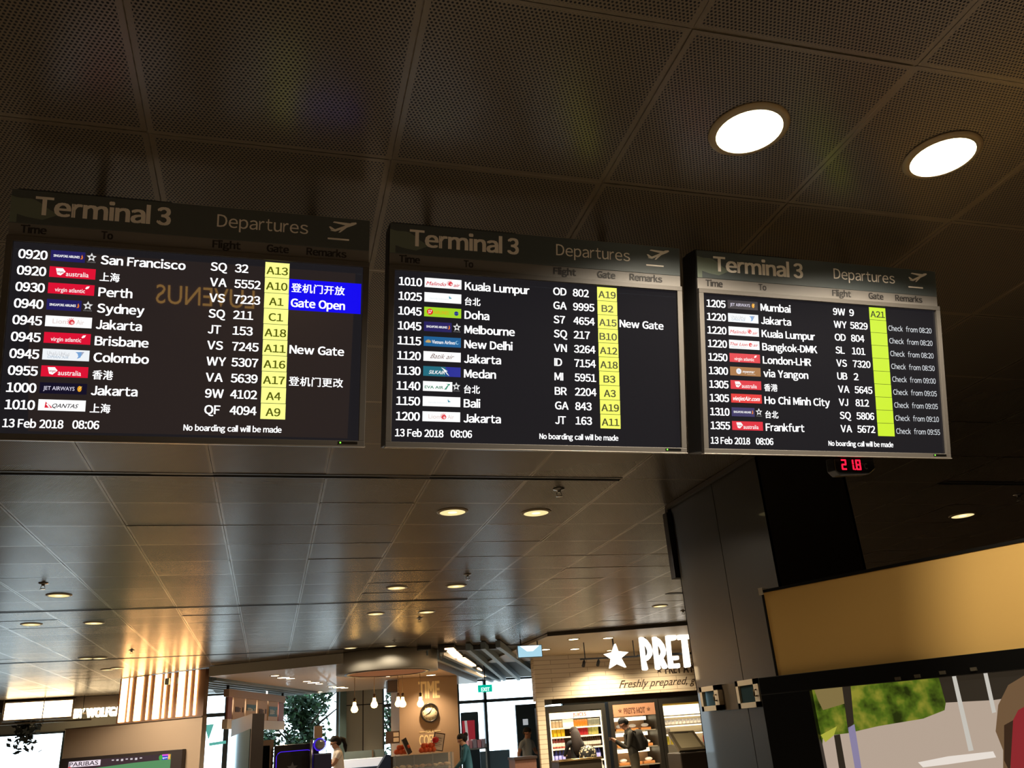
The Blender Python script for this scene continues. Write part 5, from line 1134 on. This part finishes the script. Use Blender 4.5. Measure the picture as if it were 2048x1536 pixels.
# shop sign behind the photographer, mirrored in the left screen
def rear_shop():
    def refl(px, py, Yb):
        P0 = Vector((0, BY, CZ+z1)); r = ray(px, py); t_ = nrm.dot(P0-CP)/nrm.dot(r); h = CP+r*t_; q = r-2*r.dot(nrm)*nrm; return h+q*((Yb-h.y)/q.y)
    Yb = -9.; a, b = refl(310, 600, Yb), refl(508, 612, Yb); top = refl(400, 575, Yb); bot = refl(400, 612, Yb)
    xl, xr = min(a.x, b.x), max(a.x, b.x); zb, ztp = min(top.z, bot.z), max(top.z, bot.z)
    t = thing('rear_shop_sign', 'amber shop sign behind the photographer, seen mirrored in the left departures screen', 'sign', ((xl+xr)/2, Yb-.2, zb))
    M = frame((xr, Yb, zb), (-1, 0, 0), (0, 1, 0), (0, 0, 1))
    MB().box(xl-1.8, Yb-.3, .3, xr+1.6, Yb-.12, 3.1, mat('lit shopfront glow', (110, 84, 50), .6, emit=(150, 104, 52), es=.75)).build('board', t)  # board enlarged and made to glow in place of a lit shopfront
    m = MB(); v, f = _text('LUVENUS', 0, 1, 0); w0 = min(p[0] for p in v); w1 = max(p[0] for p in v); sx = (xr-xl)/(w1-w0); sy_ = (ztp-zb)/CAPH
    m.add([(xr-(p[0]-w0)*sx, Yb-.1, zb+p[1]*sy_) for p in v], f, glow('amber letters', (255, 190, 90), 4.5)); m.build('lettering', t)
    print('rear sign', xl, xr, zb, ztp)
rear_shop()
# ================================================================== PEOPLE
def person(label, px, Y, top, ang, cloth, legs, skin, hair, lean=0., nod=0., larm=None, rarm=None, sleeves='long', hairstyle='short', neckcol=None):
    """px, top: where the figure stands and how high its crown reaches; ang: heading, 0 looks along +Y, 90 looks along -X"""
    zc = top; k = zc/1.745
    pos = onY(px, 1500, Y); base = Vector((pos.x, Y, 0))
    R = Matrix.Translation(base) @ Matrix.Rotation(math.radians(ang), 4, 'Z') @ Matrix.Scale(k, 4)
    FR = Matrix.Translation(base) @ Matrix.Rotation(math.radians(ang), 4, 'Z')
    V = []; Rd = []; E = []; reg = []
    def nd(p, r, par=None, g=None):
        V.append(Vector(p)); Rd.append(r)
        if par is not None: E.append((par, len(V)-1)); reg.append(g)
        return len(V)-1
    def tilt(p, a=lean, piv=(0, 0, .95)):
        q = Vector(p)-Vector(piv); c, s_ = math.cos(a), math.sin(a)
        return Vector(piv)+Vector((q.x, q.y*c+q.z*s_, -q.y*s_+q.z*c))
    def hd(p):
        q = tilt(p, nod, (0, .01, 1.52)); return tilt(q)
    pel = nd((0, 0, .95), .135); wa = nd(tilt((0, .0, 1.10)), .118, pel, 'top'); ch = nd(tilt((0, .012, 1.28)), .135, wa, 'top'); uc = nd(tilt((0, 0, 1.41)), .10, ch, 'top')
    nk = nd(tilt((0, .012, 1.505)), .052, uc, 'neck'); sk = nd(hd((0, .03, 1.565)), .066, nk, 'head'); hm = nd(hd((0, .026, 1.645)), .088, sk, 'head'); nd(hd((0, .012, 1.705)), .062, hm, 'head')
    n1 = nd(hd((0, .10, 1.625)), .020, hm, 'head'); nd(hd((0, .124, 1.608)), .014, n1, 'head'); nd(hd((0, .095, 1.565)), .022, sk, 'head')
    for s_ in (-1, 1): nd(hd((s_*.092, .012, 1.635)), .016, hm, 'head')
    for s_, arm in ((-1, larm), (1, rarm)):
        el, wr = arm or ((s_*.25, -.03, 1.14), (s_*.24, .06, .90))
        sh = nd(tilt((s_*.165, 0, 1.405)), .062, uc, 'top'); el = Vector(el); wr = Vector(wr)
        up_ = nd((V[sh]+el)/2, .05, sh, 'top'); e_ = nd(el, .042, up_, 'top' if sleeves == 'long' else 'skin'); w_ = nd(wr, .027, e_, 'top' if sleeves == 'long' else 'skin')
        d = (wr-el).normalized(); l = d.cross(Vector((0, 0, 1)) if abs(d.z) < .8 else Vector((0, 1, 0))).normalized(); nn = l.cross(d)
        pm = nd(wr+d*.055, .030, w_, 'skin')
        for q in range(4):
            ln = (.03, .036, .034, .026)[q]; b = nd(wr+d*.095+l*(q-1.5)*.021, .0095, pm, 'skin'); m_ = nd(V[b]+d*ln+nn*-.012, .0088, b, 'skin'); nd(V[m_]+d*ln*.7-nn*.022, .0078, m_, 'skin')
        tb = nd(wr+d*.045+l*s_*-.038, .011, pm, 'skin'); nd(V[tb]+d*.036+l*s_*-.014-nn*.012, .009, tb, 'skin')
    for s_ in (-1, 1):
        hp = nd((s_*.088, 0, .86), .098, pel, 'leg'); kn = nd((s_*.1, .02, .49), .06, hp, 'leg'); cf_ = nd((s_*.102, -.012, .34), .056, kn, 'leg'); an = nd((s_*.102, -.02, .095), .04, cf_, 'leg'); fo = nd((s_*.105, .06, .045), .04, an, 'shoe'); nd((s_*.11, .145, .038), .032, fo, 'shoe')
    me = bpy.data.meshes.new('body'); me.from_pydata([tuple(v) for v in V], E, [])
    o = bpy.data.objects.new('body', me); COL.objects.link(o); o.modifiers.new('skin', 'SKIN'); sb = o.modifiers.new('sub', 'SUBSURF'); sb.levels = 2; sb.render_levels = 2
    for i, r in enumerate(Rd): me.skin_vertices[0].data[i].radius = (r, r); me.skin_vertices[0].data[i].use_root = (i == 0)
    bpy.context.view_layer.update(); dg = bpy.context.evaluated_depsgraph_get()
    nm = bpy.data.meshes.new_from_object(o.evaluated_get(dg)); bpy.data.objects.remove(o); bpy.data.meshes.remove(me)
    M_s, M_t, M_l, M_sh_ = skin, cloth, legs, mat('shoe dark', (30, 28, 26), .5)
    nm.materials.clear()
    for m in (M_s, M_t, M_l, M_sh_): nm.materials.append(m)
    for p in nm.polygons:
        c = p.center; best = (9, None)
        for (a, b), g in zip(E, reg):
            A, B = V[a], V[b]; ab = B-A; t_ = max(0, min(1, (c-A).dot(ab)/max(ab.length_squared, 1e-9))); dd = (c-(A+ab*t_)).length-(Rd[a]*(1-t_)+Rd[b]*t_)
            if dd < best[0]: best = (dd, g)
        g = best[1]; p.material_index = {'top': 1, 'leg': 2, 'shoe': 3}.get(g, 0); p.use_smooth = True
    t = thing('person', label, 'person', M=FR); FRAME[t.name] = FR
    body = bpy.data.objects.new('body', nm); COL.objects.link(body); body.parent = t; nm.transform(Matrix.Scale(k, 4))
    S_ = Matrix.Scale(k, 4); hm_ = V[hm]; e0 = hd((0, .112, 1.645)); ax = (hd((0, 1, 1.6))-hd((0, 0, 1.6))).normalized()
    for s_ in (-1, 1): MB().ball(tuple(hd((s_*.032, .1, 1.648))), .011, mat('eye dark', (24, 20, 18), .2), 8, 6, S_).build('eye', t, False)
    MB().ball(tuple(hd((0, .1, 1.585))), (.022, .01, .006), mat('lips', (150, 84, 76), .5), 8, 6, S_).build('mouth', t, False)
    h = MB(); c0 = hd((0, -.005, 1.668))
    Mh = Matrix.Translation(c0)
    h.ball((0, 0, 0), (.101, .108, .09), hair, 16, 10, S_ @ Mh)
    if hairstyle == 'bun': h.ball(tuple(hd((0, -.12, 1.67))), (.05, .05, .055), hair, 12, 8, S_); h.ball(tuple(hd((0, -.06, 1.62))), (.09, .07, .085), hair, 12, 8, S_)
    elif hairstyle == 'tail': h.ball(tuple(hd((0, -.05, 1.62))), (.094, .08, .09), hair, 12, 8, S_); h.tube([hd((0, -.1, 1.66)), hd((0, -.17, 1.6)), hd((0, -.16, 1.48)), hd((0, -.13, 1.36))], [.045, .055, .045, .015], hair, 10, S_)
    elif hairstyle == 'long': h.tube([hd((0, -.02, 1.69)), hd((0, -.05, 1.58)), tilt((0, -.1, 1.42)), tilt((0, -.13, 1.25)), tilt((0, -.13, 1.13))], [.08, .115, .125, .115, .05], hair, 14, S_)
    else: h.ball(tuple(hd((0, -.045, 1.625))), (.09, .075, .07), hair, 12, 8, S_)
    h.build('hair', t, False)
    return t, FR @ S_, tilt
SKN = mat('skin warm', (196, 150, 120), .55); SKD = mat('skin tan', (150, 108, 84), .55); HR = mat('hair black', (22, 19, 18), .85); HB = mat('hair dark brown', (40, 30, 25), .8)
def people():
    navy = mat('trousers dark', (36, 36, 42), .7)
    t, Mx, tl = person('person in a pale t-shirt with tied dark hair working behind the coffee machine, facing left', 680, 19.9, onY(678, 1471, 19.9).z, 95, mat('tee cream', (246, 240, 230), .7), navy, SKN, HR, .1, .25, ((-.22, .16, 1.2), (-.1, .36, 1.12)), ((.22, .14, 1.18), (.08, .38, 1.14)), 'short', 'tail')
    t, Mx, tl = person('person in a teal jacket with dark pinned-up hair, facing left beside the clock wall', 936, 19.5, onY(925, 1466, 19.5).z, 80, mat('teal jacket', (32, 92, 112), .7), navy, SKN, HR, .14, .3, ((-.24, .12, 1.16), (-.14, .3, 1.0)), ((.24, .14, 1.16), (.12, .32, 1.0)), 'long', 'bun')
    t, Mx, tl = person('person in a grey polo shirt standing at the wooden counter, white card in hand', 1054, 20.9, onY(1053, 1455, 20.9).z, 205, mat('polo grey', (128, 134, 138), .8), navy, SKD, HR, .03, .25, ((-.27, .02, 1.16), (-.22, .24, 1.12)), ((.27, -.02, 1.14), (.28, .1, .92)), 'short', 'short')
    p = Mx @ Vector((-.21, .37, 1.14)); MB().box(p.x-.14, p.y-.006, p.z-.08, p.x+.16, p.y+.006, p.z+.1, mat('card white', (226, 226, 222), .7)).build('menu_card', tagged=('white card held by the person in the grey polo shirt', 'card'))
    t, Mx, tl = person('person with long dark hair in a black jacket seen from behind at the drinks fridge', 1152, 18.7, onY(1150, 1454, 18.7).z, 6, mat('jacket black', (24, 26, 30), .7), navy, SKN, HB, .02, .1, ((-.24, .12, 1.16), (-.16, .3, 1.15)), ((.25, .1, 1.18), (.18, .28, 1.2)), 'long', 'long')
    m = bpy.data.materials.new('floral cloth'); m.use_nodes = True; nt = m.node_tree; vo = nt.nodes.new('ShaderNodeTexVoronoi'); vo.inputs['Scale'].default_value = 22; tc = nt.nodes.new('ShaderNodeTexCoord'); rp = nt.nodes.new('ShaderNodeValToRGB'); rp.color_ramp.interpolation = 'CONSTANT'; rp.color_ramp.elements[0].color = S(196, 184, 150); rp.color_ramp.elements[1].color = S(30, 30, 30); rp.color_ramp.elements[1].position = .42
    nt.links.new(tc.outputs['Object'], vo.inputs[0]); nt.links.new(vo.outputs['Distance'], rp.inputs[0]); nt.links.new(rp.outputs[0], nt.nodes['Principled BSDF'].inputs[0])
    b = Mx @ Vector((.17, -.26, .92)); t = thing('patterned_bag', 'black bag with pale flower pattern on the back of the long-haired person', 'bag', tuple(b))
    MB().lathe([(.0, 0), (.16, .01), (.2, .1), (.19, .26), (.13, .36), (0, .39)], tuple(b), m, 18, None, True, 1, .62).build('body', t)
    MB().tube([b+Vector((-.06, .04, .36)), b+Vector((-.06, .16, .5)), b+Vector((-.05, .28, .46))], .014, mat('strap black', (26, 26, 28), .6), 8).build('strap', t)
    t, Mx, tl = person('person in dark olive clothes looking down at a phone in front of the hot cabinet', 1268, 18.6, onY(1256, 1432, 18.6).z, 78, mat('olive shirt', (40, 37, 28), .9), mat('olive trousers', (66, 60, 46), .9), SKD, HR, .16, .5, ((-.23, .16, 1.10), (-.09, .38, 1.27)), ((.23, .15, 1.10), (.07, .38, 1.25)), 'long', 'short')
    p = Mx @ Vector((-.03, .47, 1.345)); MB().box(p.x-.05, p.y-.04, p.z-.02, p.x+.05, p.y+.04, p.z-.008, mat('phone dark', (30, 30, 34), .2)).build('phone', bevel=.004, tagged=('phone held by the person in dark olive clothes', 'phone'))
    b = Mx @ tl((0, -.16, 1.0)); u = (Mx.to_3x3() @ (tl((0, -.16, 1.42))-tl((0, -.16, 1.0)))).normalized(); fx = (Mx.to_3x3() @ Vector((1, 0, 0))).normalized(); fy = u.cross(fx)
    Fm = frame(b, fx, fy, u); t = thing('backpack', 'dark olive backpack worn by the person with the phone', 'backpack', M=Fm)
    bp = mat('backpack olive', (32, 30, 24), .9); MB().lathe([(0, 0), (.13, .01), (.165, .08), (.165, .32), (.13, .42), (0, .45)], (0, -.03, 0), bp, 18, None, True, 1, .72).build('body', t, False)
    MB().ball((0, -.15, .15), (.11, .05, .11), bp, 12, 8).build('pocket', t, False)
    for s_ in (-1, 1): MB().tube([(s_*.1, .03, .4), (s_*.11, .14, .47), (s_*.11, .26, .38), (s_*.11, .26, .22), (s_*.12, .1, .06)], .018, bp, 8).build('strap', t, False)
people()
